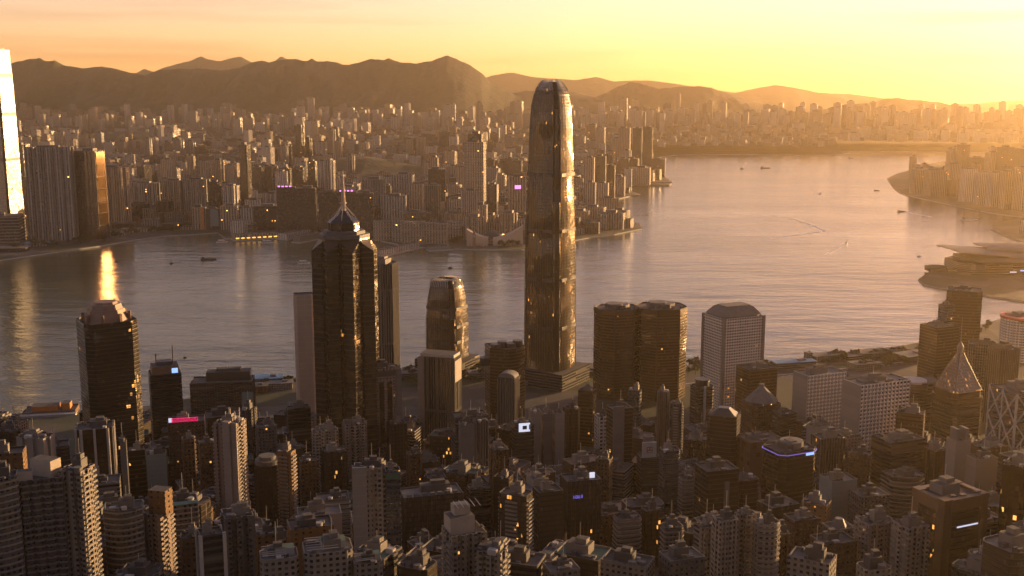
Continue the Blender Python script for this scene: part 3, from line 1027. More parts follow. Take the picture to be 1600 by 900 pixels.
# ------------------------------------------------------------------ the tallest tower: tapering shaft with a clawed crown
def finance_tower(xc, d, yaw, prof, name, label, zbase, fins=11, claw=13.0, recess=True):
    """prof: (height, half width across the faces in metres) from the ground up"""
    p = aty(xc, 400, d)
    root = thing(name, label, 'skyscraper', (p.x, d, 0), R(yaw))
    zs, hs = [a for a, _ in prof], [b for _, b in prof]
    ztop = zs[-1]
    BUILT.append((p.x, d, hs[0] * 2, hs[0] * 2, R(yaw), zbase, ztop))

    def hw(z):
        return float(np.interp(z, zs, hs))

    Z = sorted(set([zbase] + [z for z in zs if z > zbase] + [ztop * k / 40 for k in range(3, 40)]))
    # core behind the four face bays
    core = MB()

    def corepoly(h):
        a, b = h * .90, h * .60
        return [(-b, -a), (b, -a), (b, -b), (a, -b), (a, b), (b, b), (b, a), (-b, a), (-b, b), (-a, b), (-a, -b), (-b, -b)]
    for z0, z1 in zip(Z[:-1], Z[1:]):
        core.prism(corepoly(hw(z0)), z0, z1, top=corepoly(hw(z1)), capit=False)
    core.face([(x, y, ztop - 4) for x, y in corepoly(hw(ztop - 4))], None, 1)
    core.build('core', [M['ifc_glass'], M['roof']], root)
    for q in range(4):
        ca, sa = math.cos(q * math.pi / 2), math.sin(q * math.pi / 2)

        def rot(x, y, z):
            return (x * ca - y * sa, x * sa + y * ca, z)
        mb = MB()
        nseg = 5
        zu = [z for z in Z if z <= ztop - (3 if q % 2 else 1)]
        for z0, z1 in zip(zu[:-1], zu[1:]):
            h0, h1 = hw(z0), hw(z1)
            f0, f1 = .66 * h0, .66 * h1
            for s in range(nseg):
                t0, t1 = -1 + 2 * s / nseg, -1 + 2 * (s + 1) / nseg

                def yy(t, h):
                    return -h * (1.0 - .065 * t * t)
                mb.face([rot(t0 * f0, yy(t0, h0), z0), rot(t1 * f0, yy(t1, h0), z0), rot(t1 * f1, yy(t1, h1), z1), rot(t0 * f1, yy(t0, h1), z1)],
                        [(t0 * f0, z0), (t1 * f0, z0), (t1 * f1, z1), (t0 * f1, z1)], 0)
            for sg in (-1, 1):
                a0, a1 = (sg * f0, -h0 * .935), (sg * f1, -h1 * .935)
                b0, b1 = (sg * f0, -h0 * .86), (sg * f1, -h1 * .86)
                quad = [rot(*a0, z0), rot(*b0, z0), rot(*b1, z1), rot(*a1, z1)]
                if sg < 0:
                    quad = [quad[1], quad[0], quad[3], quad[2]]
                mb.face(quad, [(0, z0), (2, z0), (2, z1), (0, z1)], 1)
        mb.build('facade_bay', [M['ifc_glass'], M['dark_metal']], root)
        # mullions that run up the bay and end as claws over the crown
        fb = MB()
        for k in range(fins + 1):
            t_ = -1 + 2 * k / fins
            pts = []
            for z in zu[::2] + [zu[-1]]:
                h = hw(z)
                pts.append(Vector(rot(t_ * .66 * h, -h * (1.0 - .065 * t_ * t_) - .25, z)))
            for a, b_ in zip(pts[:-1], pts[1:]):
                if (b_ - a).length > .3:
                    fb.bar(a, b_, .16, n=4)
        fb.build('mullion_screen', M['dark_metal'], root)
        for k in range(fins + 1):
            t_ = -1 + 2 * k / fins
            cb = MB()
            h0, h1 = hw(ztop - claw * .9), hw(ztop)
            a = Vector(rot(t_ * .66 * h0, -h0 - .5, ztop - claw * .9))
            b_ = Vector(rot(t_ * .66 * h1, -h1 - .5, ztop))
            e = Vector(rot(t_ * .60 * h1, -h1 * .72, ztop + claw * .33 * (1 - .35 * abs(t_))))
            cb.bar(a, b_, .5, n=4)
            cb.bar(b_, e, .42, n=4)
            cb.build('crown_claw', M['white_paint'], root)
    # chamfered corner shoulders that stop in steps below the crown
    tops = [ztop * .62, ztop * .80, ztop * .915]
    for q in range(4):
        ca, sa = math.cos(q * math.pi / 2), math.sin(q * math.pi / 2)
        mb = MB()
        last = zbase
        for i, zt in enumerate(tops):
            k = (.93, .88, .83)[i]
            zz = [last] + [z for z in Z if last < z < zt] + [zt]
            for z0, z1 in zip(zz[:-1], zz[1:]):
                def cp(h):
                    o, c = h * k, h * .62
                    pts = [(c, -c * .98), (c, -o * .985), (c + (o - c) * .42, -o), (o, -c - (o - c) * .42), (o * .985, -c)]
                    return [(x * ca - y * sa, x * sa + y * ca) for x, y in pts]
                mb.prism(cp(hw(z0)), z0, z1, top=cp(hw(z1)), capit=(z1 == zt))
            last = zt
        mb.build('corner_shoulder', [M['ifc_glass'], M['dark_metal']], root)
    # spandrel rings at the mechanical floors
    for fz in (.20, .36, .52, .70):
        z = ztop * fz
        rb = MB()
        h = hw(z) * .985
        P = [(-.66 * h, -h - .3), (.66 * h, -h - .3), (.66 * h, -.93 * h), (.93 * h, -.66 * h), (h + .3, -.66 * h), (h + .3, .66 * h), (.93 * h, .66 * h), (.66 * h, .93 * h), (.66 * h, h + .3), (-.66 * h, h + .3),
             (-.66 * h, .93 * h), (-.93 * h, .66 * h), (-h - .3, .66 * h), (-h - .3, -.66 * h), (-.93 * h, -.66 * h), (-.66 * h, -.93 * h)]
        rb.prism(P, z, z + 4.5, capit=False)
        rb.build('mechanical_floor_band', M['dark_metal'], root)
    cr = MB()
    cr.cyl(0, 0, ztop - 5, hs[-1] * .45, 4.0, n=16)
    cr.build('plant_room', M['plant'], root)
    pb = MB()
    pb.box(0, 0, zbase, hs[0] * 2.7, hs[0] * 2.5, 24, mat=0, cap=1)
    pb.build('podium', [M['dark_bands'], M['roof']], root)
    return root


D2 = 1490.0


def zy(py, d):
    return aty(800, py, d).z


finance_tower(860, D2, -32, [(0, 30.6), (zy(600, D2), 30.6), (zy(400, D2), 28.9), (zy(300, D2), 27.2), (zy(200, D2), 24.9), (zy(165, D2), 23.0), (zy(148, D2), 20.4), (zy(136, D2), 16.2), (zy(128, D2), 11.5)],
              'finance_tower', 'tallest grey glass skyscraper, tapering to a ring of white claws, standing at the harbour edge', 2, claw=12)
D1 = 1540.0
finance_tower(697.5, D1, -27, [(0, 25.6), (zy(492, D1), 25.2), (zy(465, D1), 23.2), (zy(448, D1), 20.6), (zy(436, D1), 17.8)],
              'finance_tower', 'squat dark glass skyscraper with a spiky crown, rising behind the finned block', 2, fins=9, claw=9)

# ------------------------------------------------------------------ star-plan tower with octagonal lantern and spire
dC = 1050.0
p = aty(531, 380, dC)
TH = R(22)
center = thing('spire_tower', 'dark glass tower of eight prisms, topped by an octagonal lantern and a thin spire', 'skyscraper', (p.x, dC + 28, 0), TH)
BUILT.append((p.x, dC + 28, 60, 60, TH, 20, 262))
zr, zc = zy(390, dC + 10), zy(372, dC + 10)
rout, rin = 31.0, 24.5
core = MB()
oc = [(rin * math.cos(math.pi / 8 + math.pi / 4 * i), rin * math.sin(math.pi / 8 + math.pi / 4 * i)) for i in range(8)]
core.prism(oc, 15, zc - 1, cap=1)
core.build('core', [M['black_glass'], M['roof']], center)
for i in range(8):
    a = math.pi / 4 * i - math.pi / 2 + math.pi / 16 * 0
    wdt = 15.6
    ca, sa = math.cos(a), math.sin(a)

    def rr(x, y):
        return (x * ca - y * sa, x * sa + y * ca)
    # prism with a pointed plan, its top cut on a slant
    base = [rr(rin * .88, -wdt * .5), rr(rin * 1.0, -wdt * .5), rr(rout + 1.5, 0), rr(rin * 1.0, wdt * .5), rr(rin * .88, wdt * .5)]
    mb = MB()
    mb.prism(base, 12, zr, zt=[zc - 1.2, zc - 5, zr - 2, zc - 5, zc - 1.2], mat=0, cap=1)
    mb.build('prism_bay', [M['center_glass'], M['bronze_trim']], center)
slab = MB()
O1 = [(25 * math.cos(math.pi / 8 + math.pi / 4 * i), 25 * math.sin(math.pi / 8 + math.pi / 4 * i)) for i in range(8)]
slab.prism(O1, zc - 1, zc + 2.4, bottom=True)
O2 = [(20.5 * math.cos(math.pi / 8 + math.pi / 4 * i), 20.5 * math.sin(math.pi / 8 + math.pi / 4 * i)) for i in range(8)]
slab.prism(O2, zc + 2.4, zc + 5.6)
slab.build('crown_terrace', M['plant'], center)
dr = MB()
O3 = [(15.2 * math.cos(math.pi / 8 + math.pi / 4 * i), 15.2 * math.sin(math.pi / 8 + math.pi / 4 * i)) for i in range(8)]
zd0, zd1 = zc + 5.6, zy(347, dC + 28)
dr.prism(O3, zd0, zd1, cap=1)
dr.build('lantern', [M['black_glass'], M['roof']], center)
for i in range(8):
    eb = MB()
    eb.bar((*O3[i], zd0), (*O3[i], zd1 + .4), .5)
    eb.build('lantern_edge_trim', M['plant'], center)
dm = MB()
zs = [zd1, zy(343.5, dC + 28), zy(339.5, dC + 28), zy(335, dC + 28), zy(329, dC + 28)]
rs = [16.0, 14.0, 10.4, 6.0, 2.6]
for k in range(4):
    a_ = [(rs[k] * math.cos(math.pi / 8 + math.pi / 4 * i), rs[k] * math.sin(math.pi / 8 + math.pi / 4 * i)) for i in range(8)]
    b_ = [(rs[k + 1] * math.cos(math.pi / 8 + math.pi / 4 * i), rs[k + 1] * math.sin(math.pi / 8 + math.pi / 4 * i)) for i in range(8)]
    dm.prism(a_, zs[k], zs[k + 1], top=b_, capit=(k == 3), bottom=(k == 0))
dm.build('domed_roof', M['dome_dark'], center)
sp = MB()
z0 = zs[-1]
z1, z2, z3 = zy(320, dC) + 14, zy(295, dC + 28), zy(267, dC + 28)
sp.cyl(0, 0, z0, 2.4, z2 - z0, r1=1.7, n=8)
sp.cyl(0, 0, z2, 1.5, z3 - z2, r1=.6, n=8)
sp.cyl(0, 0, z0 + 7, 3.4, .8, n=10)
sp.cyl(0, 0, z2 - 1, 2.2, .7, n=10)
sp.build('spire', M['tan_stone'], center)
for i in range(8):
    fb = MB()
    a_ = math.pi / 8 + math.pi / 4 * i
    fb.bar((15.6 * math.cos(a_), 15.6 * math.sin(a_), zd1), (10.6 * math.cos(a_), 10.6 * math.sin(a_), zs[2] + .3), .25)
    fb.bar((11.8 * math.cos(a_), 11.8 * math.sin(a_), zs[2] + .3), (1.8 * math.cos(a_), 1.8 * math.sin(a_), zs[4] + 5), .25)
    fb.build('roof_rib', M['steel'], center)

# ------------------------------------------------------------------ dark tower with a stepped granite roof
info = B('office_tower', 'near-black glass tower with a stepped brown granite roof, standing alone by the water', 'skyscraper', 113, 221, 508, 1000, yaw=33, asp=.95, fp='cham', mat='black_glass', kit='none', relief='metalbands', parapet=2.2)
P, zt, w = info['P'], info['zt'], info['w']
mb = MB()
steps = [(.40, 0, 6.0), (.36, 6.0, 6.0), (.30, 12.0, 4.5), (.22, 16.5, 2.2)]
for (k, a, hh) in steps:
    q = scl(FP['oct'], w * k * 2, w * k * 2)
    mb.prism(q, zt + a, zt + a + hh, top=scl(FP['oct'], w * k * 1.8, w * k * 1.8))
mb.build('granite_pavilion', M['brown_stone'], info['root'])
for i in range(8):
    q = scl(FP['oct'], w * .80, w * .80)
    pb = MB()
    pb.box(q[i][0], q[i][1], zt, 2.6, 2.6, 9.0, rot=math.atan2(q[i][1], q[i][0]))
    pb.build('pavilion_pier', M['brown_stone'], info['root'])

# ------------------------------------------------------------------ the pair of bronze curved towers
for (xl, xr, yt, lab, yw) in ((929, 1000, 486, 'bronze glass tower with bow-fronted bands, western of the joined pair by the harbour', 16),
                              (994, 1071, 484, 'bronze glass tower with bow-fronted bands, eastern of the joined pair by the harbour', 12)):
    info = B('office_tower', lab, 'skyscraper', xl, xr, yt, 1400, yaw=yw, asp=.95, fp='cham2', mat='bronze', kit='none', relief='darkbands', group='joined bronze towers')
    P, zt, w, dp = info['P'], info['zt'], info['w'], info['d']
    mb = MB()
    mb.prism(inset(P, -.6), zt - 4.5, zt + 1.6, capit=False)
    mb.build('cornice_band', M['bronze_trim'], info['root'])
    mb = MB()
    mb.prism(scl(FP['oct'], w * .55, dp * .5), zt, zt + 5.5)
    mb.build('plant_room', M['plant'], info['root'])
    mb = MB()
    mb.cyl(-w * .08, 0, zt + 5.5, w * .2, 1.6, n=20)
    mb.build('roof_disc', M['roof_pale'], info['root'])
    for k in range(5):
        mb = MB()
        mb.box(w * (-.36 + .18 * k), -dp * .3 + (k % 2) * 2, zt, 4.5, 3.2, 3.2)
        mb.build('air_handler', M['plant'], info['root'])
    for ex in (-.24, .24):
        mb = MB()
        mb.box(ex * w, -dp * .5 - .4, info['z0'], 1.6, 1.2, zt - info['z0'])
        mb.build('rib_column', M['bronze_trim'], info['root'])

# ------------------------------------------------------------------ block with round windows
info = B('office_tower', 'pale tower pierced by rows of round windows under a low hipped roof', 'skyscraper', 1101, 1191, 496, 1350, yaw=24, asp=.75, fp='rect', mat='jardine', kit='none', parapet=.4)
w, dp, zt = info['w'], info['d'], info['zt']
mb = MB()
mb.prism(scl(FP['cham'], w * .96, dp * .96), zt, zt + 2.0)
mb.prism(scl(FP['rect'], w * .93, dp * .93), zt + 2.0, zt + 11.5, top=scl(FP['rect'], w * .66, dp * .60))
mb.prism(scl(FP['rect'], w * .60, dp * .5), zt + 11.5, zt + 13)
mb.build('hipped_roof', M['roof_pale'], info['root'])
for sx in (-1, 1):
    for sy in (-1, 1):
        mb = MB()
        mb.box(sx * w * .5, sy * dp * .5, info['z0'], 3.2, 3.2, zt + .6 - info['z0'])
        mb.build('corner_pier', M['pale_stone'], info['root'])

# ------------------------------------------------------------------ pyramid-topped tower
info = B('office_tower', 'tower capped by a steep glass pyramid that glows gold, with a needle spire', 'skyscraper', 1457, 1532, 626, 1200, yaw=20, asp=.95, fp='cham', mat='dark_bands', kit='none', relief='darkbands')
w, dp, zt = info['w'], info['d'], info['zt']
mb = MB()
zp0, zp1 = zt, zt + 16
mb.prism(scl(FP['cham'], w * 1.04, dp * 1.04), zt, zt + 3.5)
mb.prism(scl(FP['cham'], w * .94, dp * .94), zt + 3.5, zt + 10)
mb.build('crown_terrace', [M['bronze_trim']], info['root'])
mb = MB()
mb.prism(scl(FP['rect'], w * .86, dp * .86), zt + 10, zy(556, 1200), top=scl(FP['rect'], w * .12, dp * .12))
mb.build('glass_pyramid', M['pyramid_painted_glow'], info['root'])
for sx in (-1, 1):
    for sy in (-1, 1):
        mb = MB()
        mb.bar((sx * w * .43, sy * dp * .43, zt + 10), (sx * w * .06, sy * dp * .06, zy(556, 1200)), .7)
        mb.build('pyramid_edge_trim', M['dark_metal'], info['root'])
mb = MB()
zz = zy(556, 1200)
mb.cyl(0, 0, zz, w * .07, 7, r1=w * .09, n=10)
mb.cyl(0, 0, zz + 7, w * .09, 6, r1=.6, n=10)
mb.cyl(0, 0, zz + 13, .6, zy(500, 1200) - zz - 13, r1=.15, n=6)
mb.build('spire', M['pale_stone'], info['root'])

# ------------------------------------------------------------------ white frame-braced tower at the edge of the picture
info = B('office_tower', 'grey glass tower wrapped in pale criss-cross bracing, beside the pale arched block', 'skyscraper', 1556, 1640, 614, 1000, yaw=14, asp=.9, fp='rect', mat='blue_glass', kit='std')
w, dp, z0, zt = info['w'], info['d'], info['z0'], info['zt']
for side in range(4):
    ca, sa = math.cos(side * math.pi / 2), math.sin(side * math.pi / 2)
    hw_, hd_ = (w / 2, dp / 2) if side % 2 == 0 else (dp / 2, w / 2)
    mb = MB()

    def q(x, z):
        X, Y = x, -hd_ - .5
        return (X * ca - Y * sa, X * sa + Y * ca, z)
    n = 4
    for c in range(2):
        xa, xb = -hw_ + c * hw_, -hw_ + (c + 1) * hw_
        for k in range(n):
            za, zb_ = z0 + (zt - z0) * k / n, z0 + (zt - z0) * (k + 1) / n
            mb.bar(q(xa, za), q(xb, zb_), .75)
            mb.bar(q(xb, za), q(xa, zb_), .75)
    for xx in (-hw_, 0, hw_):
        mb.bar(q(xx, z0), q(xx, zt + 1), .8)
    mb.build('cross_bracing', M['white_paint'], info['root'])

# ------------------------------------------------------------------ the Hong Kong side, building by building
T, O, H = 'apartment_tower', 'office_tower', 'hotel'
AB, OB = 'apartment block', 'office block'

# --- left quarter
i_ = B(O, 'dark red-topped tower with thin mast and small blue lit sign, beside the granite-roofed tower', OB, 229, 286, 586, 1130, 22, .8, 'rect', 'dark_bands', relief='darkbands', kit='none')
mb = MB(); mb.prism(scl(FP['rect'], i_['w'] * .86, i_['d'] * .86), i_['zt'], i_['zt'] + 9, cap=1); mb.build('crown_block', [M['brown_stone'], M['roof']], i_['root'])
mb = MB(); mb.bar((9, 2, i_['zt'] + 8), (9, 2, i_['zt'] + 28), .5, n=6); mb.build('antenna', M['brown_stone'], i_['root'])
mb = MB(); mb.cyl(-8, 0, i_['zt'] + 9, .7, 12, n=8); mb.build('flue', M['pale_stone'], i_['root'])
mb = MB(); mb.box(i_['w'] * .30, -i_['d'] * .43 - .3, i_['zt'] + 1.5, 6, .5, 5); mb.build('lit_logo_sign', M['blue_sign'], i_['root'])
mb = MB(); mb.prism(scl(FP['rect'], i_['w'] * .5, i_['d'] * .5), i_['zt'] + 9, i_['zt'] + 13); mb.build('plant_room', M['plant'], i_['root'])

i_ = B(O, 'brown block with a long glowing pink sign along its roof edge', OB, 261, 322, 660, 1000, 14, .6, 'rect', 'brown', relief='darkbands')
mb = MB(); mb.box(-1, -i_['d'] * .5 - .8, i_['zt'] + 1.6, i_['w'] * .72, .5, 3.6); sg = mb.build('lit_sign', M['pink_sign'], i_['root'])
mb = MB(); mb.box(-i_['w'] * .42, -i_['d'] * .5 - .8, i_['zt'] + 1.6, 3.2, .5, 4.0); mb.build('lit_logo_sign', M['white_sign'], i_['root'])
mb = MB()
for k in range(9):
    x = -i_['w'] * .32 + k * i_['w'] * .075
    mb.box(x, -i_['d'] * .5 - 1.15, i_['zt'] + 2.3, .9, .2, 2.2)
    mb.box(x + .8, -i_['d'] * .5 - 1.15, i_['zt'] + (2.3 if k % 2 else 3.9), 1.3, .2, .7)
mb.build('sign_lettering', M['red_paint'], i_['root'])

i_ = B(O, 'wide dark slab with a raised rear storey and a pale end wall, on the waterfront', OB, 299, 397, 598, 1340, 8, .45, 'rect', 'dark_bands', kit='none', relief='darkfins')
part_box(i_, 'rear_storey', 'dark_metal', i_['w'] * .1, i_['d'] * .16, i_['zt'], i_['w'] * .72, i_['d'] * .55, 11, cap='roof')
part_box(i_, 'plant_room', 'plant', i_['w'] * .1, i_['d'] * .2, i_['zt'] + 11, i_['w'] * .4, i_['d'] * .3, 3, cap='roof')
part_box(i_, 'end_wall', 'teal', i_['w'] * .5 - 6, -i_['d'] * .5 - .6, i_['z0'], 14, 1.0, i_['zt'] - i_['z0'] - 12)
mb = MB(); mb.bar((6, 4, i_['zt'] + 11), (6, 4, i_['zt'] + 24), .3); mb.build('antenna', M['steel'], i_['root'])
B(O, 'low black block crowded with roof plant, below the wide waterfront slab', OB, 318, 384, 652, 1180, 20, .7, 'rect', 'black_glass')
i_ = B('ferry_terminal', 'low orange-walled ferry hall on the water beside the black granite-roofed tower', 'ferry terminal', 38, 122, 644, 1335, 12, .5, 'rect', 'ochre', kit='none', zb=0)
part_box(i_, 'roof_hall', 'orange_wall', -6, 2, i_['zt'], i_['w'] * .5, i_['d'] * .6, 6, cap='roof')
part_box(i_, 'roof_hall', 'orange_wall', i_['w'] * .3, 2, i_['zt'], i_['w'] * .16, i_['d'] * .5, 8, cap='roof')
part_box(i_, 'deck', 'kerb', 0, -i_['d'] * .6, 0, i_['w'] * 1.05, i_['d'] * .4, 5)
B(T, 'pale ribbed block with one sunlit gable and a cluttered roof, behind the big curved flats', AB, 26, 86, 686, 800, -12, .55, 'cren3', 'blank_pale')
B(T, 'tower of black glass bays between white columns, in front of the black tower', AB, 116, 181, 672, 820, 18, .9, 'cham', 'black_glass', relief='ribs')
B(T, 'brown walled flat-roofed block behind the big curved flats', AB, -30, 40, 712, 660, 15, .6, 'rect', 'ochre')
B(T, 'huge grey block of flats with rounded bays and dark windows, cut by the picture edge', AB, -45, 30, 754, 545, 20, .7, 'bow', 'grey', relief='bands')
i_ = B(T, 'large block of flats with ribbed balconies and a sunlit penthouse wall', AB, 28, 104, 752, 560, 20, .7, 'cren4', 'grey', relief='bands', kit='none')
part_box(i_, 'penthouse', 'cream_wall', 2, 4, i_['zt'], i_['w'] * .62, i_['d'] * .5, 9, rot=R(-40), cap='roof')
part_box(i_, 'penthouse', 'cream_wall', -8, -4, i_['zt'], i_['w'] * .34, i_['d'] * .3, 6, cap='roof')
B(T, 'slim block of flats, one side gold in sunlight, joined to the large ribbed one', AB, 96, 146, 738, 565, -12, .9, 'cren3', 'cream', relief='balcony')
B(T, 'needle-thin pale tower standing against the black tower', AB, 186, 199, 690, 790, 20, .9, 'cham', 'blank_grey')
B(T, 'rounded pale-topped block of flats with banded balconies', AB, 160, 226, 800, 600, 15, .8, 'bow', 'grey', 'roof_pale', relief='bands')
i_ = B(T, 'brown ribbed tower whose drum top is lit orange on one side', AB, 216, 270, 806, 612, -14, .8, 'cren3', 'pink', relief='balcony', kit='none')
part_box(i_, 'drum_top', 'ochre', 4, 0, i_['zt'], i_['w'] * .62, i_['d'] * .6, 15, cap='roof')
i_ = B(T, 'block with a strip of blue along its roof edge, beside the orange-topped tower', AB, 262, 312, 786, 650, 20, .8, 'rect', 'grey', relief='bands')
mb = MB(); mb.box(0, -i_['d'] / 2 - .7, i_['zt'] - .3, i_['w'], .3, 1.8); mb.build('roof_edge_band', M['teal_paint'], i_['root'])
B(T, 'small dark block framed in white, low beside the white slender tower', AB, 306, 352, 838, 560, 25, .9, 'rect', 'dark_bands', relief='ribs')
B(T, 'brown wedge-roofed block below the blue-edged block', AB, 280, 316, 842, 590, 12, .9, 'cham', 'brown')
B(T, 'small pale blue block in the gap behind the orange-topped tower', AB, 226, 262, 712, 880, 18, .8, 'rect', 'teal')
B(T, 'narrow brown block just below the pink sign', AB, 282, 308, 688, 900, 20, .9, 'cham', 'brown')
B(T, 'tall brown block with lit windows, between the pink sign and the white slender tower', AB, 308, 340, 694, 880, 22, .8, 'rect', 'brown')
i_ = B(T, 'white slender tower of flats with one gold-lit vertical strip and lights on its roof', AB, 334, 384, 664, 800, -14, .85, 'cren4', 'pink', kit='std', relief='balcony')
part_box(i_, 'stair_shaft', 'blank_pale', i_['w'] * .14, -i_['d'] * .5 - 1.4, i_['z0'], 5.5, 4.2, i_['zt'] + 4 - i_['z0'])
part_box(i_, 'gable_wall', 'blank_pale', i_['w'] * .40, -i_['d'] * .5 - .6, i_['z0'], i_['w'] * .22, 1.4, i_['zt'] + 3 - i_['z0'])
for k in range(4):
    mb = MB(); mb.bar((i_['w'] * (-.1 + .16 * k), -2 + k, i_['zt'] + 1), (i_['w'] * (-.1 + .16 * k), -2 + k, i_['zt'] + 9 + k % 2 * 3), .35); mb.build('antenna', M['steel'], i_['root'])
B(T, 'small ribbed grey tower with a sunlit edge, behind the white slender tower', AB, 376, 402, 641, 1050, -15, .9, 'cren3', 'grey')
i_ = B(O, 'dark tower under a rounded pale roof slab', OB, 396, 440, 730, 850, 22, .8, 'rect', 'dark_glass', kit='none', relief='darkfins')
mb = MB(); mb.cyl(0, 0, i_['zt'] + 1.4, i_['w'] * .52, 3.5, n=24); mb.cyl(0, 0, i_['zt'] + 4.9, i_['w'] * .36, 3.0, n=20); mb.build('roof_slab', M['roof_pale'], i_['root'])
B(T, 'thin tower with one face glowing amber, beside the round-roofed dark tower', AB, 433, 462, 708, 830, -17, .9, 'cham', 'ochre', relief='balcony')
B(O, 'small grey block in shade behind the round-roofed tower', OB, 398, 432, 668, 980, 20, .8, 'rect', 'grey')
B(O, 'low dark block at the foot of the slim brown-pink tower', OB, 446, 486, 640, 1100, 20, .6, 'rect', 'dark_bands')
B(T, 'slim brownish-pink tower standing by the water just beside the spire tower', AB, 456, 492, 462, 1260, 15, .8, 'cham', 'beige_slab', kit='none')
i_ = B(O, 'grey ribbed tower with a sunlit golden edge, rising directly behind the spire tower', OB, 560, 621, 414, 1210, -18, .8, 'cham2', 'fins', kit='std', relief='fins')
i_ = B(O, 'beige tower with tall arched window strips under a dark roof, below the golden-edged tower', OB, 576, 627, 578, 1080, 20, .7, 'rect', 'pink', kit='std')
part_box(i_, 'roof_band', 'dark_metal', 0, 0, i_['zt'] - 6, i_['w'] * 1.03, i_['d'] * 1.03, 5.6)
for k in range(2):
    part_box(i_, 'window_strip', 'black_glass', i_['w'] * (-.22 + .3 * k), -i_['d'] * .5 - .25, i_['z0'] + 40, 4.5, .5, i_['zt'] - i_['z0'] - 52)
part_box(i_, 'gable_wall', 'blank_grey', i_['w'] * .42, -i_['d'] * .5 - .4, i_['z0'], i_['w'] * .2, .9, i_['zt'] - i_['z0'])
B(O, 'tan gabled block with blue roof rail in shade behind the pale-walled flats', OB, 440, 475, 640 + 62, 960, 24, .7, 'rect', 'dark_glass')
# --- low blocks in front of the spire tower
B(O, 'ochre block with a plain wall and few windows, low in front of the spire tower', OB, 446, 524, 826, 640, 18, .7, 'rect', 'ochre')
B(O, 'flat white roofed block behind the ochre one', OB, 462, 536, 806, 690, 14, .6, 'rect', 'blank_pale', 'roof_pale')
B(O, 'grey block with a ribbed pale roof, low in front of the spire tower', OB, 492, 548, 782, 760, 14, .7, 'rect', 'bands', 'roof_pale', relief='bands')
B(O, 'squat ochre walled block with a shaded roof, below the round-roofed tower', OB, 398, 436, 838, 640, 18, .9, 'rect', 'ochre')
i_ = B(T, 'tall block of flats with a blank pale gable and a green-topped dark glass side', AB, 548, 603, 734, 620, 9, .62, 'cren3', 'cream', relief='balcony')
part_box(i_, 'gable_wall', 'blank_pale', -i_['w'] * .28, -i_['d'] * .5 - .7, i_['z0'], i_['w'] * .44, 1.4, i_['zt'] + 2.5 - i_['z0'])
i_ = B(T, 'dark teal glass tower joined to the flats with the blank pale gable', AB, 600, 626, 738, 622, 9, .9, 'rect', 'blue_glass', 'roof_green', relief='metalbands')
mb = MB(); mb.box(0, -i_['d'] / 2 - .8, i_['zt'] - 3.5, i_['w'], .5, 3.6); mb.build('roof_edge_band', M['roof_green'], i_['root'])
for (a, b_, c_, dd, lab) in ((402, 470, 876, 520, 'white walled terrace house with a cluttered roof, lowest in front of the ochre block'), (468, 556, 866, 525, 'white terrace block with a big glazed roof frame, lowest below the pale gable'),
                             (548, 600, 884, 525, 'white roofed terrace block at the foot of the pale gable')):
    i_ = B('terrace_house', lab, 'house', a, b_, c_, dd, 15, .8, 'cham', 'cream', 'roof_pale', parapet=1.6)
    part_box(i_, 'penthouse', 'white_paint', 3, 2, i_['zt'], i_['w'] * .5, i_['d'] * .4, 4.2, cap='roof_green')
    mb = MB()
    for k in range(6):
        mb.bar((-i_['w'] * .45, -i_['d'] * .4 + k * i_['d'] * .16, i_['zt'] + 3.2), (i_['w'] * .2, -i_['d'] * .4 + k * i_['d'] * .16, i_['zt'] + 3.2), .2)
    mb.build('pergola', M['white_paint'], i_['root'])

# --- centre
i_ = B(O, 'dark finned block with pale end wall and gold side, before the squat spiky tower', OB, 656, 720, 560, 1150, -17, .55, 'rect', 'fins', kit='none', relief='darkfins')
part_box(i_, 'end_wall', 'blank_pale', -i_['w'] * .46, -i_['d'] * .5 - .5, i_['z0'], i_['w'] * .18, 1.0, i_['zt'] + 1 - i_['z0'])
part_box(i_, 'crown_frame', 'white_paint', 0, 0, i_['zt'] + 1.3, i_['w'] * .96, i_['d'] * .9, 3.2, cap='roof')
part_box(i_, 'painted_sun_panel', 'cream_wall', i_['w'] * .5 + .3, 0, i_['z0'] + 90, .8, i_['d'] * .92, i_['zt'] - i_['z0'] - 92)  # paler panel at the top of this side, low sunlight put into its colour
i_ = B(O, 'blue-black glass block behind the grey blank slab', OB, 704, 764, 652, 1040, 16, .6, 'rect', 'blue_glass', relief='metalbands')
i_ = B(O, 'grey windowless slab tower', OB, 716, 742, 664, 985, 12, .8, 'rect', 'blank_grey', kit='std')
B(O, 'grey ribbed tower with dark window strips, joined to the windowless slab', OB, 738, 764, 660, 990, 14, .9, 'cren3', 'fins', relief='fins')
i_ = B(O, 'bronze tower with curved bands and round roof drums, by the foot of the tallest skyscraper', OB, 757, 824, 546, 1260, 15, .9, 'bow', 'bronze', kit='none', relief='darkbands')
for k in range(4):
    mb = MB(); mb.cyl(i_['w'] * (-.32 + .22 * k), i_['d'] * (-.1 + .1 * (k % 2)), i_['zt'], 6.0, 5.0 + (k % 2) * 2, n=16); mb.build('roof_drum', M['dark_metal'], i_['root'])
mb = MB(); mb.cyl(-i_['w'] * .5 - 4, 0, i_['zt'] - 20, 6.5, 9, n=18); mb.build('side_drum', M['dark_metal'], i_['root'])
i_ = B(O, 'slim pale tower under a white barrel roof', OB, 778, 811, 592, 1100, -18, .8, 'rect', 'fins', kit='none', relief='fins')
mb = MB()
n = 10
pr_ = [(i_['w'] * .5 * math.cos(math.pi * k / n), i_['w'] * .28 * math.sin(math.pi * k / n)) for k in range(n + 1)]
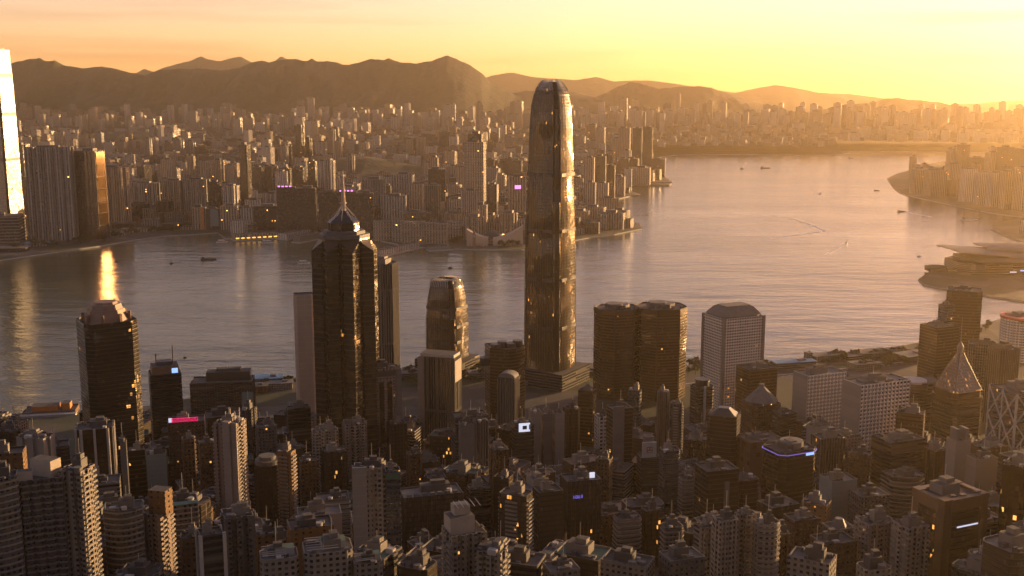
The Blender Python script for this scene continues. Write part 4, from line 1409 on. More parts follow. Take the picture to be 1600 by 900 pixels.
for k in range(n):
    a, b_ = pr_[k], pr_[k + 1]
    mb.face([(a[0], i_['d'] / 2, i_['zt'] + 1.3 + a[1]), (b_[0], i_['d'] / 2, i_['zt'] + 1.3 + b_[1]), (b_[0], -i_['d'] / 2, i_['zt'] + 1.3 + b_[1]), (a[0], -i_['d'] / 2, i_['zt'] + 1.3 + a[1])], None, 0, True)
mb.face([(x, -i_['d'] / 2, i_['zt'] + 1.3 + z) for x, z in pr_], None, 0)
mb.face([(x, i_['d'] / 2, i_['zt'] + 1.3 + z) for x, z in reversed(pr_)], None, 0)
mb.build('barrel_roof', M['roof_pale'], i_['root'])
i_ = B(O, 'dark block carrying a bright white video screen near its top', OB, 798, 834, 664, 1040, 14, .8, 'rect', 'dark_bands')
mb = MB(); mb.box(0, -i_['d'] / 2 - .8, i_['zt'] - 6, 11, .6, 8.5); mb.build('video_screen', M['white_sign'], i_['root'])
mb = MB(); mb.box(.2, -i_['d'] / 2 - 1.2, i_['zt'] - 3.6, 4.2, .2, 3.6); mb.build('screen_picture', M['dark_metal'], i_['root'])
mb = MB(); mb.box(4.9, -i_['d'] / 2 - 1.2, i_['zt'] - 4, 1.0, .2, 5); mb.build('screen_edge_strip', M['red_paint'], i_['root'])
for a, b_, c_, lab, ml in ((826, 846, 645, 'golden grey slab, first of three pressed together at the foot of the tallest skyscraper', 'cream'), (846, 863, 648, 'dark grey slab, middle of three at the foot of the tallest skyscraper', 'blank_grey'),
                       (863, 882, 647, 'pale slab, last of three at the foot of the tallest skyscraper', 'blank_pale')):
    B(O, lab, OB, a, b_, c_, 1085, 12, 1.2, 'rect', 'blank_pale' if ml == 'cream' else ml, kit='std')
B(O, 'narrow brown glass tower beside the foot of the tallest skyscraper', OB, 903, 932, 612, 1200, -20, .8, 'rect', 'bronze', relief='darkbands')
B(O, 'narrow tower with white framed windows beside the blue-grey slab', OB, 930, 952, 652, 1120, 12, .9, 'rect', 'white_hotel', relief='grid')
i_ = B(O, 'blue-grey slab with a black glass side, tallest of the tight row below the bronze pair', OB, 948, 988, 640, 1000, 18, .8, 'rect', 'black_glass', relief='metalbands')
part_box(i_, 'side_wall', 'blank_grey', -i_['w'] * .5 + 5.5, -i_['d'] * .5 - .6, i_['z0'], 11, 1.2, i_['zt'] + 4 - i_['z0'])
B(O, 'slim glass tower with a slanting dark top in front of the bronze pair', OB, 980, 1004, 612, 1130, -24, .8, 'cham', 'blue_glass')
i_ = B(O, 'dark banded tower with a white emblem panel standing on its roof', OB, 996, 1031, 716, 975, 10, .8, 'rect', 'dark_bands', relief='metalbands', kit='none')
part_box(i_, 'emblem_panel', 'white_paint', -1, -i_['d'] * .3, i_['zt'], i_['w'] * .72, 2.0, 15)
mb = MB(); yy = -i_['d'] * .3 - 1.25
for (x, z, a, b_) in ((-1, 8.2, 5.6, 5.4), ):
    mb.box(x, yy, i_['zt'] + z - b_ / 2, a, .2, b_)
mb.build('panel_emblem', M['brown_stone'], i_['root'])
mb = MB()
mb.box(-2.3, yy - .25, i_['zt'] + 8.6, 1.1, .2, 1.3); mb.box(.4, yy - .25, i_['zt'] + 8.6, 1.1, .2, 1.3); mb.box(-1, yy - .25, i_['zt'] + 6.2, 3.4, .2, .8)
mb.build('panel_emblem', M['white_paint'], i_['root'])
part_box(i_, 'plant_room', 'roof_pale', 0, i_['d'] * .1, i_['zt'], i_['w'] * .5, i_['d'] * .4, 19, cap='roof')
B(T, 'ribbed pale tower below the eastern bronze tower', AB, 1026, 1047, 614, 1160, -14, 1.0, 'cren3', 'fins', relief='fins')
B(T, 'ribbed pale tower with a stepped top, next to the white-edged tower', AB, 1046, 1068, 632, 1150, -14, 1.0, 'cross', 'grey', relief='balcony')
B(O, 'tall blue-grey glass tower with a rounded top, in the tight row below the bronze pair', OB, 1030, 1063, 706, 900, 16, .8, 'cham', 'blue_glass', relief='metalbands')
B(T, 'small banded grey tower tucked beside the tall blue-grey glass tower', AB, 1060, 1090, 748, 880, 16, .8, 'cham', 'bands', relief='bands')
B(T, 'low block of stacked white balconies among dark towers', AB, 958, 1002, 812, 760, 14, .7, 'cham', 'bands', relief='bands')
i_ = B(O, 'broad dark tower with a small violet lit sign', OB, 876, 938, 752, 800, 14, .7, 'rect', 'dark_glass', relief='darkfins')
mb = MB()
yy = -i_['d'] / 2 - .8
zq = i_['zt'] - 12
x0 = -8.2
for k, seg in enumerate(('1', 'o', 'u', '3')):
    x = x0 + k * 2.0
    if seg == '1':
        mb.box(x, yy, zq, .5, .25, 2.4)
    elif seg == 'o':
        mb.box(x - .6, yy, zq, .4, .25, 2.2); mb.box(x + .6, yy, zq, .4, .25, 2.2); mb.box(x, yy, zq + 1.85, .8, .25, .4); mb.box(x, yy, zq, .8, .25, .4)
    elif seg == 'u':
        mb.box(x - .6, yy, zq, .4, .25, 2.2); mb.box(x + .6, yy, zq, .4, .25, 2.2); mb.box(x, yy, zq, .8, .25, .4)
    else:
        mb.box(x + .6, yy, zq, .4, .25, 2.4)
        for q_ in range(3):
            mb.box(x, yy, zq + q_ * 1.0, .8, .25, .4)
mb.build('sign_lettering', M['violet_sign'], i_['root'])
part_box(i_, 'lit_roof_sign', 'white_sign', i_['w'] * .28, -i_['d'] * .3, i_['zt'] + 1.5, 4, .6, 4.2)
B(O, 'brown tower with an amber-lit edge beside the broad dark tower', OB, 930, 958, 720, 900, -24, .8, 'rect', 'brown')
B(T, 'narrow block edged in gold light behind the dark glinting block', AB, 771, 802, 748, 860, -20, .8, 'rect', 'dark_glass')
B(T, 'dark block with a column of glinting amber windows', AB, 778, 834, 776, 740, -24, .7, 'cham', 'dark_glass', relief='balcony')
B(T, 'black block crowded with small roof huts beside the broad dark tower', AB, 832, 880, 770, 760, 18, .8, 'rect', 'dark_glass')
i_ = B(O, 'wide dark block with rows of lit windows and a lamp-lit roof deck', OB, 622, 724, 776, 780, 16, .5, 'rect', 'dark_glass', 'roof_pale', relief='darkfins')
for k in range(7):
    mb = MB(); mb.box(i_['w'] * (-.4 + .13 * k), -i_['d'] * .36, i_['zt'], 3.4, 2.2, 2.6); mb.build('air_handler', M['roof_pale'], i_['root'])
i_ = B(T, 'cream stepped block of flats with gold-rimmed roofs, lowest in the middle of the city', AB, 686, 765, 838, 540, 22, .8, 'cren4', 'cream', kit='none', relief='balcony')
part_box(i_, 'roof_storey', 'cream_wall', -2, 2, i_['zt'], i_['w'] * .62, i_['d'] * .62, 9, cap='roof')
part_box(i_, 'roof_hut', 'cream_wall', -1, 3, i_['zt'] + 9, i_['w'] * .4, i_['d'] * .36, 5, cap='roof_pale')
mb = MB()
for k in range(5):
    mb.bar((-i_['w'] * .2 + 3 * k, -i_['d'] * .2, i_['zt'] + 14), (-i_['w'] * .2 + 3 * k, i_['d'] * .3, i_['zt'] + 15), .18)
mb.build('roof_rail', M['steel'], i_['root'])
B(T, 'cream wing of flats with a gold-lit end wall, joined to the stepped block', AB, 742, 797, 866, 530, -19, .8, 'cren3', 'cream', relief='balcony')
B(T, 'pale block of flats at the bottom between two dark towers', AB, 848, 906, 893, 560, 18, .8, 'rect', 'cream', 'roof_pale')
B(T, 'low block with a bright sunlit parapet wall', AB, 938, 1024, 884, 560, -24, .6, 'rect', 'cream')

# --- right of centre
i_ = B(O, 'tower with a bright white edge and a drum on its roof, before the round-windowed tower', OB, 1078, 1116, 606, 1200, 20, .8, 'cham', 'dark_bands', kit='none', relief='metalbands')
mb = MB(); mb.cyl(0, 0, i_['zt'], i_['w'] * .34, 7, n=20); mb.cyl(0, 0, i_['zt'] + 7, i_['w'] * .38, 1.5, n=20); mb.build('roof_drum', M['dark_metal'], i_['root'])
part_box(i_, 'edge_pier', 'white_paint', -2, -i_['d'] * .5 - 1.0, i_['z0'], 2.4, 2.2, i_['zt'] + 2 - i_['z0'])
i_ = B(O, 'black glass tower with a shallow pyramid roof and a glinting gold side', OB, 1102, 1160, 652, 1000, -22, .9, 'cham', 'black_glass', kit='none', relief='metalbands')
mb = MB(); mb.prism(scl(FP['cham'], i_['w'] * .9, i_['d'] * .9), i_['zt'] + .5, i_['zt'] + 7, top=scl(FP['cham'], i_['w'] * .35, i_['d'] * .35)); mb.build('pyramid_roof', M['dark_metal'], i_['root'])
i_ = B(O, 'brown granite block topped by a pavilion under a pale eight-sided pyramid roof', OB, 1152, 1222, 690, 985, 16, .8, 'rect', 'granite', kit='std')
i_ = B(O, 'stepped tower with a wide tent-like grey pyramid roof over lit terraces', OB, 1158, 1220, 634, 1120, 18, .9, 'cham', 'brown', kit='none', relief='darkbands')
mb = MB(); mb.prism(scl(FP['oct'], i_['w'] * 1.0, i_['d'] * 1.0), i_['zt'] + 3.0, i_['zt'] + 18, top=scl(FP['oct'], i_['w'] * .14, i_['d'] * .14), bottom=True); mb.cyl(0, 0, i_['zt'] + 18, 3.0, 2.4, n=8); mb.build('pyramid_roof', M['roof_pale'], i_['root'])
for k in range(8):
    q_ = scl(FP['oct'], i_['w'] * .82, i_['d'] * .82)[k]
    mb = MB(); mb.box(q_[0], q_[1], i_['zt'], 1.2, 1.2, 3.4); mb.build('pavilion_pier', M['pale_stone'], i_['root'])
    if k < 4:
        mb = MB(); mb.box(q_[0] * .9, q_[1] * .9 - 1, i_['zt'] + .3, .9, .9, 1.1); mb.build('terrace_lamp', M['warm_lamp'], i_['root'])
B(O, 'bronze glass block between the round-windowed tower and the tent-roofed tower', OB, 1152, 1213, 578, 1290, 22, .7, 'rect', 'bronze', relief='darkbands')
i_ = B(O, 'black glass tower with a blue neon line round its roof', OB, 1190, 1276, 706, 900, 24, .8, 'cham', 'black_glass', kit='std', relief='darkbands')
P = inset(i_['P'], -.9)
mb = MB()
for k in range(len(P)):
    a, b_ = P[k], P[(k + 1) % len(P)]
    mb.bar((a[0], a[1], i_['zt'] - 1), (b_[0], b_[1], i_['zt'] - 1), .35)
mb.build('neon_line', M['violet_sign'], i_['root'])
mb = MB(); mb.cyl(2, 0, i_['zt'] + 1, i_['w'] * .26, 5, n=20); mb.build('roof_drum', M['roof_pale'], i_['root'])
part_box(i_, 'lit_logo_sign', 'blue_sign', i_['w'] * .24, -i_['d'] * .5 - 1.0, i_['zt'] - 3.4, 8, .4, 2.2)
i_ = B(H, 'white hotel slab with a grid of dark windows, smaller of the white pair', 'hotel', 1241, 1321, 586, 1140, 22, .5, 'rect', 'white_hotel', 'roof_pale', relief='grid')
part_box(i_, 'end_wall', 'blank_pale', -i_['w'] * .5 - .5, 0, i_['z0'], .9, i_['d'] * .98, i_['zt'] + 1 - i_['z0'])
i_ = B(H, 'white hotel slab with a grid of dark windows, larger of the white pair', 'hotel', 1318, 1421, 600, 1075, 22, .45, 'rect', 'white_hotel', 'roof_pale', relief='grid')
part_box(i_, 'end_wall', 'blank_pale', -i_['w'] * .5 - .5, 0, i_['z0'], .9, i_['d'] * .98, i_['zt'] + 1 - i_['z0'])
part_box(i_, 'roof_oval', 'roof_pale', -i_['w'] * .2, 0, i_['zt'], 18, 12, 2)
B(O, 'dark finned block below the smaller white hotel', OB, 1270, 1318, 686, 960, 14, .7, 'rect', 'dark_glass', relief='fins')
B(O, 'small pale concrete block before the smaller white hotel', OB, 1262, 1294, 668, 1020, 14, .8, 'rect', 'blank_pale', 'roof_pale')
B(O, 'pale teal panelled block, low before the larger white hotel', OB, 1283, 1336, 752, 820, 16, .8, 'rect', 'teal', 'roof_pale')
B(O, 'grey cluttered block beside the pale teal one', OB, 1330, 1386, 776, 800, 14, .8, 'rect', 'grey', 'roof_pale')
B(O, 'dark banded block in front of the larger white hotel', OB, 1364, 1442, 690, 960, 22, .7, 'rect', 'dark_bands', relief='darkbands')
B(O, 'brown block with a patch of gold reflection beside the larger white hotel', OB, 1398, 1448, 648, 1040, -24, .8, 'rect', 'bronze', relief='darkbands')
i_ = B(O, 'dark block with rounded roof terraces below the dark banded block', OB, 1382, 1446, 748, 860, 14, .8, 'bow', 'dark_bands', relief='bands')
i_ = B(O, 'low curved block with dark bands and a white roof oval behind the larger white hotel', OB, 1396, 1476, 600, 1250, 16, .6, 'bow', 'dark_bands', kit='none', relief='darkbands')
mb = MB(); mb.cyl(-8, 0, i_['zt'], 15, 2.5, n=24); mb.build('roof_oval', M['white_paint'], i_['root'])
B(O, 'dark stepped glass tower in front of the tall gold-glinting tower', OB, 1440, 1496, 512, 1350, 24, .8, 'rect', 'black_glass', relief='metalbands')
B(O, 'slim dark shoulder of glass beside the tall gold-glinting tower', OB, 1468, 1490, 478, 1400, 20, .9, 'rect', 'blue_glass')
B(O, 'tall glass tower with a gold-glinting strip beside the water inlet', OB, 1476, 1538, 456, 1430, -20, .8, 'cham', 'bronze', relief='darkbands')
B(O, 'pale glass tower with two gold strips behind the pyramid-topped tower', OB, 1511, 1560, 540, 1340, -20, .8, 'cham', 'blue_glass', relief='fins')
B(O, 'grey ribbed tower with a dark glass face behind the cross-braced tower', OB, 1543, 1594, 548, 1290, 24, .8, 'cham', 'dark_glass', relief='fins')
i_ = B(H, 'round white hotel with a red ring round its roof, beyond the cross-braced tower', 'hotel', 1566, 1625, 502, 1600, 20, 1.0, 'round', 'white_hotel', relief='grid')
mb = MB(); mb.cyl(0, 0, i_['zt'] + 1.4, i_['w'] * .53, 3.2, n=28); mb.build('roof_ring', M['red_paint'], i_['root'])
part_box(i_, 'lit_sign', 'magenta_sign', 0, -i_['w'] * .5 - 1.5, i_['zt'] + 2, 12, .5, 1.8)
i_ = B(O, 'pair of pale fin walls rising over a slim slab, before the pyramid-topped tower', OB, 1482, 1514, 690, 910, 14, .9, 'rect', 'blank_pale', kit='none')
for sx in (-.3, .3):
    part_box(i_, 'fin_wall', 'pale_stone', sx * i_['w'], 0, i_['zt'], i_['w'] * .2, i_['d'] * .7, 11)
i_ = B(O, 'pale windowless block with small arches at its foot, before the cross-braced tower', OB, 1511, 1556, 718, 900, 14, .7, 'rect', 'blank_pale')
for k in range(3):
    part_box(i_, 'arch_opening', 'dark_metal', i_['w'] * (-.25 + .25 * k), -i_['d'] / 2 - .1, i_['z0'] + 12, 4, .4, 8)
i_ = B(O, 'big brown framed block with a roof garden terrace and a strip of white light', OB, 1432, 1536, 780, 650, 24, .75, 'rect', 'dark_glass', relief='darkbands')
w_, d_, z0_, zt_ = i_['w'], i_['d'], i_['z0'], i_['zt']
for sx in (-1, 1):
    for sy in (-1, 1):
        part_box(i_, 'corner_pier', 'frame_brown', sx * (w_ / 2 - 2.2), sy * (d_ / 2 - 2.2), z0_, 6.4, 6.4, zt_ + 2 - z0_)
for sy in (-1, 1):
    part_box(i_, 'frame_beam', 'frame_brown', 0, sy * (d_ / 2 - .8), zt_ - 6, w_ - 8.5, 3.8, 7.6)
for sx in (-1, 1):
    part_box(i_, 'frame_beam', 'frame_brown', sx * (w_ / 2 - .8), 0, zt_ - 6, 3.8, d_ - 8.5, 7.6)
part_box(i_, 'lit_strip', 'white_sign', 2, -d_ / 2 - .8, zt_ - 17, w_ * .5, .4, .8)
i_ = B(O, 'dark block with a gold-rimmed roof in the bottom corner by the wood', OB, 1532, 1640, 862, 540, 26, .8, 'cham', 'dark_glass', 'roof_pale', relief='metalbands')
# --- bottom right residential group
B(T, 'cream tower of flats with deep bays, first of the row on the slope', AB, 1092, 1122, 826, 640, 18, .9, 'cren3', 'cream', relief='balcony')
B(T, 'broad cream tower of flats with deep bays and a high parapet', AB, 1112, 1154, 816, 600, 18, .8, 'cren4', 'cream', relief='balcony')
B(T, 'cream tower of flats with a white stair tower on its roof', AB, 1146, 1184, 808, 610, 16, .9, 'cross', 'cream', relief='balcony')
B(T, 'rounded cream block of banded flats at the end of the row on the slope', AB, 1178, 1222, 822, 600, 20, .8, 'bow', 'cream', relief='bands')
B(T, 'white roofed box-like house low below the brown flat block', AB, 1229, 1308, 880, 520, -30, .7, 'rect', 'cream', 'roof_pale')
B(T, 'rounded white roofed house at the very bottom', AB, 1338, 1392, 893, 510, 15, .8, 'cham', 'cream', 'roof_pale')
B(T, 'flat brown block with a cream rim', AB, 1268, 1336, 850, 630, 16, .7, 'rect', 'brown', relief=None)
i_ = B(T, 'grey block under a small faceted dome', AB, 1286, 1334, 828, 690, 16, .8, 'rect', 'grey', kit='none')
mb = MB(); mb.prism(scl(FP['oct'], i_['w'] * .6, i_['w'] * .6), i_['zt'], i_['zt'] + 6, top=scl(FP['oct'], i_['w'] * .3, i_['w'] * .3)); mb.build('domed_roof', M['plant'], i_['root'])
B(T, 'tall block of flats with a boxy roof house, beside the beige arched-window tower', AB, 1336, 1400, 820, 640, 16, .7, 'cren4', 'pink', relief='balcony')
B(T, 'beige tower with a column of small arched windows', AB, 1394, 1452, 826, 620, 22, .8, 'cren3', 'cream', relief='balcony')
B(T, 'small brown lamplit block below the neon-edged tower', AB, 1250, 1300, 790, 780, -30, .8, 'rect', 'ochre')
B(T, 'dark brown block left of the flat brown one on the slope', AB, 1226, 1276, 814, 700, 18, .8, 'rect', 'brown')
B(T, 'dark block of flats with scattered lamps, on the slope below the neon-edged tower', AB, 1196, 1236, 838, 660, 18, .8, 'cren3', 'brown')
B(T, 'pale stepped low block at the foot of the tall blue-grey glass tower', AB, 1032, 1068, 826, 720, 14, .8, 'cham', 'grey', relief='bands')
B(T, 'cluttered flat block at the bottom before the cream row of towers', AB, 1030, 1100, 876, 560, 20, .7, 'rect', 'grey', 'roof_pale')
i_ = B(O, 'black glass tower with a pale blue edge line, above the cream flats', OB, 1088, 1152, 736, 830, 16, .8, 'rect', 'black_glass', relief='metalbands')
part_box(i_, 'edge_pier', 'blank_grey', 3, -i_['d'] / 2 - .9, i_['z0'], 4, 1.4, i_['zt'] - 8 - i_['z0'])

# --- dark towers between the named ones
for (a, b_, c_, dd, yw, fp_, ml, rl, lab) in ((498, 546, 708, 900, 20, 'cren3', 'dark_glass', 'darkfins', 'dark ribbed tower at the foot of the spire tower, above the pale-roofed grey block'),
        (466, 498, 722, 880, 18, 'rect', 'brown', 'darkbands', 'brown tower between the amber-faced thin tower and the foot of the spire tower'), (632, 662, 712, 930, 20, 'cren3', 'brown', None, 'dark brown tower just below the finned block with the gold side'),
        (664, 698, 748, 890, 14, 'rect', 'dark_glass', 'darkfins', 'black tower above the lamp-lit roof deck'), (728, 768, 766, 850, 18, 'cham', 'dark_bands', 'darkbands', 'dark banded tower below the windowless slab'),
        (1146, 1186, 752, 860, 18, 'cham', 'black_glass', 'metalbands', 'black glass tower in shade under the brown granite block'), (1326, 1364, 712, 940, -24, 'rect', 'brown', 'darkbands', 'brown tower in front of the larger white hotel'),
        (1444, 1482, 706, 950, 20, 'cren3', 'dark_glass', 'darkfins', 'dark ribbed tower before the pyramid-topped tower'), (58, 112, 700, 900, 22, 'rect', 'dark_bands', 'darkbands', 'dark banded block behind the pale ribbed sunlit block'),
        (-10, 34, 676, 960, 18, 'cren3', 'dark_glass', None, 'dark block by the ferry hall, cut by the picture edge'), (198, 228, 706, 900, 22, 'rect', 'black_glass', 'metalbands', 'narrow black tower right behind the needle-thin pale tower'),
        (1000, 1034, 800, 770, 16, 'cren3', 'dark_glass', None, 'dark ribbed flats beside the stack of white balconies'), (604, 636, 664, 1060, 18, 'rect', 'dark_glass', 'darkfins', 'dark glass block between the beige arched tower and the finned block'),
        (1208, 1244, 648, 1090, 20, 'rect', 'dark_bands', 'darkbands', 'dark block between the tent-roofed tower and the smaller white hotel'), (880, 906, 640, 1150, 16, 'cham', 'dark_glass', 'darkfins', 'dark slim tower right of the three slabs by the tallest skyscraper')):
    B(T if fp_ == 'cren3' else O, lab, AB if fp_ == 'cren3' else OB, a, b_, c_, dd, yw, .8, fp_, ml, relief=rl)

# --- infill: the crowded blocks between the named ones
INF = [('dark_glass', 'dark glass'), ('dark_bands', 'dark banded'), ('brown', 'brown'), ('grey', 'grey'), ('dark_glass', 'dark glass'), ('black_glass', 'black glass'), ('brown', 'brown'), ('dark_glass', 'dark glass'), ('bands', 'white banded'), ('dark_bands', 'dark banded'), ('pink', 'pinkish'), ('ochre', 'ochre')]
ir = random.Random(77)
count = 0
ZONES = [('beside the black granite-roofed tower', -760, -330), ('before the spire tower', -330, -130), ('between the spire and tallest towers', -130, 60), ('before the bronze pair', 60, 260),
         ('before the round-windowed tower', 260, 400), ('before the white hotels', 400, 640), ('around the pyramid-topped tower', 640, 1000)]
for y0, y1, hmin, hmax, rad in ((590, 800, 84, 128, 14.5), (760, 1000, 70, 122, 15.5), (980, 1150, 56, 100, 16.5), (560, 760, 24, 78, 19), (760, 980, 28, 92, 22), (980, 1200, 24, 80, 24), (1200, 1370, 12, 36, 25)):
    tries = 0
    talls = hmin > 50
    ntall = 0
    while tries < 1500:
        tries += 1
        if talls and ntall >= 22:
            break
        y = ir.uniform(y0, y1)
        x = ir.uniform(-.54 * y, .62 * y)
        w, dp = ir.uniform(.8, 1.3) * rad * 1.15, ir.uniform(.8, 1.2) * rad * 1.0
        h = ir.uniform(hmin, hmax)
        if not free(x, y, .5 * math.hypot(w, dp), 1.0):
            continue
        zq = ground_z(x, y) + h
        pa, pb = project((x - .5 * w, y, zq + 10)), project((x + .5 * w, y, zq + 10))
        if any(nd > y + 8 and n0 < pb[0] and n1 > pa[0] and pa[1] < ny + (72 if hmin > 50 else 45) for n0, n1, ny, nd in NAMED):
            continue
        if y > 1180 and 330 < x < 640:
            continue
        z0 = ground_z(x, y) - 4
        pxx, pyy = project((x, y, z0 + h + 8))
        if pyy < ((ir.uniform(700, 800) if y < 800 else ir.uniform(660, 740) if y < 1000 else ir.uniform(636, 690)) if talls else (772 if y < 760 else 700 if y < 980 else 640)):
            continue
        if y > 1300 and x < -330:
            continue
        ml, wd = ir.choice(INF) if not talls else ir.choice([('cream', 'cream'), ('pink', 'pinkish'), ('grey', 'grey'), ('dark_glass', 'dark glass'), ('black_glass', 'black glass'), ('fins', 'ribbed grey'), ('brown', 'brown')])
        zone = [z_ for z_ in ZONES if z_[1] <= x < z_[2]]
        if not zone:
            continue
        row = 'on the slope' if y < 760 else 'in the middle rows' if y < 980 else 'in the shaded rows' if y < 1200 else 'near the shore'
        fpn = ir.choice(['cren3', 'cren4', 'cross', 'cham', 'cren3'] if talls else ['rect', 'rect', 'cham', 'cren3', 'cross'])
        yaw = ir.choice([14, 20, 26, -20 - 34 * x / y, -16 - 34 * x / y, -26 - 34 * x / y]) + ir.uniform(-4, 4)
        root = thing(('apartment_tower' if talls else 'apartment_block') if ml in ('cream', 'grey', 'pink', 'ochre', 'brown') else ('office_tower' if talls else 'office_block'), f'tall {wd} tower squeezed {row} {zone[0][0]}' if talls else f'{wd} block squeezed {row} {zone[0][0]}',
                     'building', (x, y, 0), R(yaw), f'tall {wd} towers {row} {zone[0][0]}' if talls else f'{wd} blocks {row} {zone[0][0]}')
        ntall += 1
        P = scl(FP[fpn], w, dp)
        BUILT.append((x, y, w, dp, R(yaw), z0, z0 + h))
        shell(P, z0, z0 + h + 4, [M[ml], M[ir.choice(['roof', 'roof', 'roof', 'roof', 'roof_pale', 'roof_green', 'brown_stone'])], M['pale_stone']], root, u0=ir.uniform(0, 3))
        roof_kit(root, P, z0 + h + 4, w, dp, rnd=ir)
        count += 1
print('infill', count)

# ------------------------------------------------------------------ the peninsula across the harbour: landmarks
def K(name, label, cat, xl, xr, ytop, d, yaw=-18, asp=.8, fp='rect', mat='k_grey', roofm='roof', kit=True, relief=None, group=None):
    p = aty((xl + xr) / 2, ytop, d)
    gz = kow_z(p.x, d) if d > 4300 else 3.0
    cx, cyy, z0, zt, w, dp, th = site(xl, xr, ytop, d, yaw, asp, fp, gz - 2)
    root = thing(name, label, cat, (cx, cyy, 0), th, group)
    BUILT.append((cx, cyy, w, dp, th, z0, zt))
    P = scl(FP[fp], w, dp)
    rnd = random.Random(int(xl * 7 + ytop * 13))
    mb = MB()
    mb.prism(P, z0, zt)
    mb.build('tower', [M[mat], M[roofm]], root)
    if kit:
        mb = MB()
        mb.box(rnd.uniform(-.1, .1) * w, 0, zt, w * .45, dp * .45, rnd.uniform(4, 8))
        mb.build('plant_room', M['plant'], root)
    if relief == 'bands':
        slab_rings(P, z0 + 4, zt, 8, .8, 2.2, M['pale_stone'], root, 'floor_slab_banding')
    if relief == 'fins':
        fins_on(P, z0, zt + 2, w / 7, 1.2, 1.2, M['pale_stone'], root)
    if relief == 'bronzefins':
        fins_on(P, z0, zt + 2, w / 6, 1.2, 1.2, M['bronze_trim'], root)
    return dict(root=root, P=P, z0=z0, zt=zt, w=w, d=dp, th=th, c=(cx, cyy))


# sunlit supertall at the picture's edge, its foot flaring out over the podium
d = 3000.0
p = aty(-9, 80, d)
icc = thing('sunlit_supertall', 'silvery supertall tower blazing in the low sun, cut by the picture edge across the harbour', 'skyscraper', (p.x, d, 0), R(-15))
zt = zy(78, d)
prof = [(2, 40), (25, 36), (60, 33.5), (120, 31.5), (zt * .55, 31), (zt * .8, 30), (zt, 27.5)]
for q in range(4):
    ca, sa = math.cos(q * math.pi / 2), math.sin(q * math.pi / 2)
    mb = MB()
    for (z0, h0), (z1, h1) in zip(prof[:-1], prof[1:]):
        a, b_ = .86 * min(h0, 32), .86 * min(h1, 32)
        pts = [(-a, -h0, z0), (a, -h0, z0), (b_, -h1, z1), (-b_, -h1, z1)]
        mb.face([(x * ca - y * sa, x * sa + y * ca, z) for x, y, z in pts], [(-a, z0), (a, z0), (b_, z1), (-b_, z1)], 0)
        for sg in (-1, 1):
            qd = [(sg * a, -h0, z0), (sg * a, -h0 + 4, z0), (sg * b_, -h1 + 4, z1), (sg * b_, -h1, z1)]
            if sg < 0:
                qd = [qd[1], qd[0], qd[3], qd[2]]
            mb.face([(x * ca - y * sa, x * sa + y * ca, z) for x, y, z in qd], [(0, z0), (4, z0), (4, z1), (0, z1)], 1)
    mb.build('facade_bay', [M['icc'], M['dark_metal']], icc)
    for fz in (.42, .66, .86):
        mb = MB()
        z = zt * fz
        h = float(np.interp(z, [a for a, _ in prof], [b for _, b in prof])) + .4
        mb.face([(x * ca - y * sa, x * sa + y * ca, zz) for x, y, zz in ((-.86 * 31, -h, z), (.86 * 31, -h, z), (.86 * 31, -h, z + 8), (-.86 * 31, -h, z + 8))], None, 0)
        mb.build('mechanical_floor_band', M['dark_metal'], icc)
mb = MB()
for (z0, h0), (z1, h1) in zip(prof[:-1], prof[1:]):
    mb.prism(scl(FP['cham2'], 2 * min(h0, 32) * .94, 2 * min(h0, 32) * .94), z0, z1 - (6 if z1 == zt else 0), top=scl(FP['cham2'], 2 * min(h1, 32) * .94, 2 * min(h1, 32) * .94), capit=(z1 == zt))
mb.build('core', [M['icc'], M['roof']], icc)
mb = MB()
mb.box(0, 0, zt, 40, 40, 4)
mb.build('roof_edge_band', M['red_paint'], icc)
BUILT.append((p.x, d, 70, 70, 0, 0, zt))
K('waterfront_podium_block', 'low dark glazed block with a pale roof at the foot of the sunlit supertall', 'office block', -40, 34, 338, 2880, 10, .6, 'rect', 'k_dark', 'roof_pale', relief='bands')
K(T, 'wide blue-grey slab of flats with thin pale vertical lines, beside the sunlit supertall', AB, 38, 114, 230, 2930, 8, .3, 'cren5', 'k_grey', relief='fins')
i_ = K(T, 'dark bronze twin-shaft tower with an added gold sun mirror, beside the wide blue-grey slab', AB, 114, 160, 236, 2960, -14.7, .6, 'rect', 'k_dark', relief='bronzefins')
mb = MB()
w2, d2, tl = i_['w'] / 2, i_['d'] / 2, .10
for k in range(6):
    za, zb_ = i_['z0'] + 40 + (i_['zt'] - i_['z0'] - 42) * k / 6, i_['z0'] + 40 + (i_['zt'] - i_['z0'] - 42) * (k + 1) / 6 - 1.0
    mb.face([(w2 + 2.0, -d2 * .9, za), (w2 + 2.0, d2 * .9, za), (w2 + 2.0 + (zb_ - za) * .03, d2 * .9, zb_), (w2 + 2.0 + (zb_ - za) * .03, -d2 * .9, zb_)], None, 0)
mb.build('added_sun_mirror', M['sun_mirror_gold'], i_['root'])  # tilted mirror added to throw sun glitter onto the water
K(T, 'dark slab hidden behind the sunlit supertall and the wide blue-grey slab', AB, 16, 44, 226, 3120, -14, .5, 'cren3', 'k_dark')
K(T, 'grey-brown slab standing alone behind the waterfront green', AB, 150, 204, 262, 3250, -20, .4, 'cren4', 'k_tan')
for (a, b_, c_, dd, ml, lab) in ((204, 252, 286, 3420, 'k_grey', 'first broad grey slab of the dark wall of flats behind the yellow school-like blocks'), (248, 290, 282, 3400, 'k_tan', 'tan slab in the dark wall of flats, between two grey ones'),
                              (284, 330, 280, 3380, 'k_grey', 'grey slab with light specks in the dark wall of flats above the waterfront'), (326, 346, 284, 3360, 'k_dark', 'narrow dark end slab of the wall of flats above the waterfront')):
    K(T, lab, AB, a, b_, c_, dd, -10, .35, 'cren4', ml)
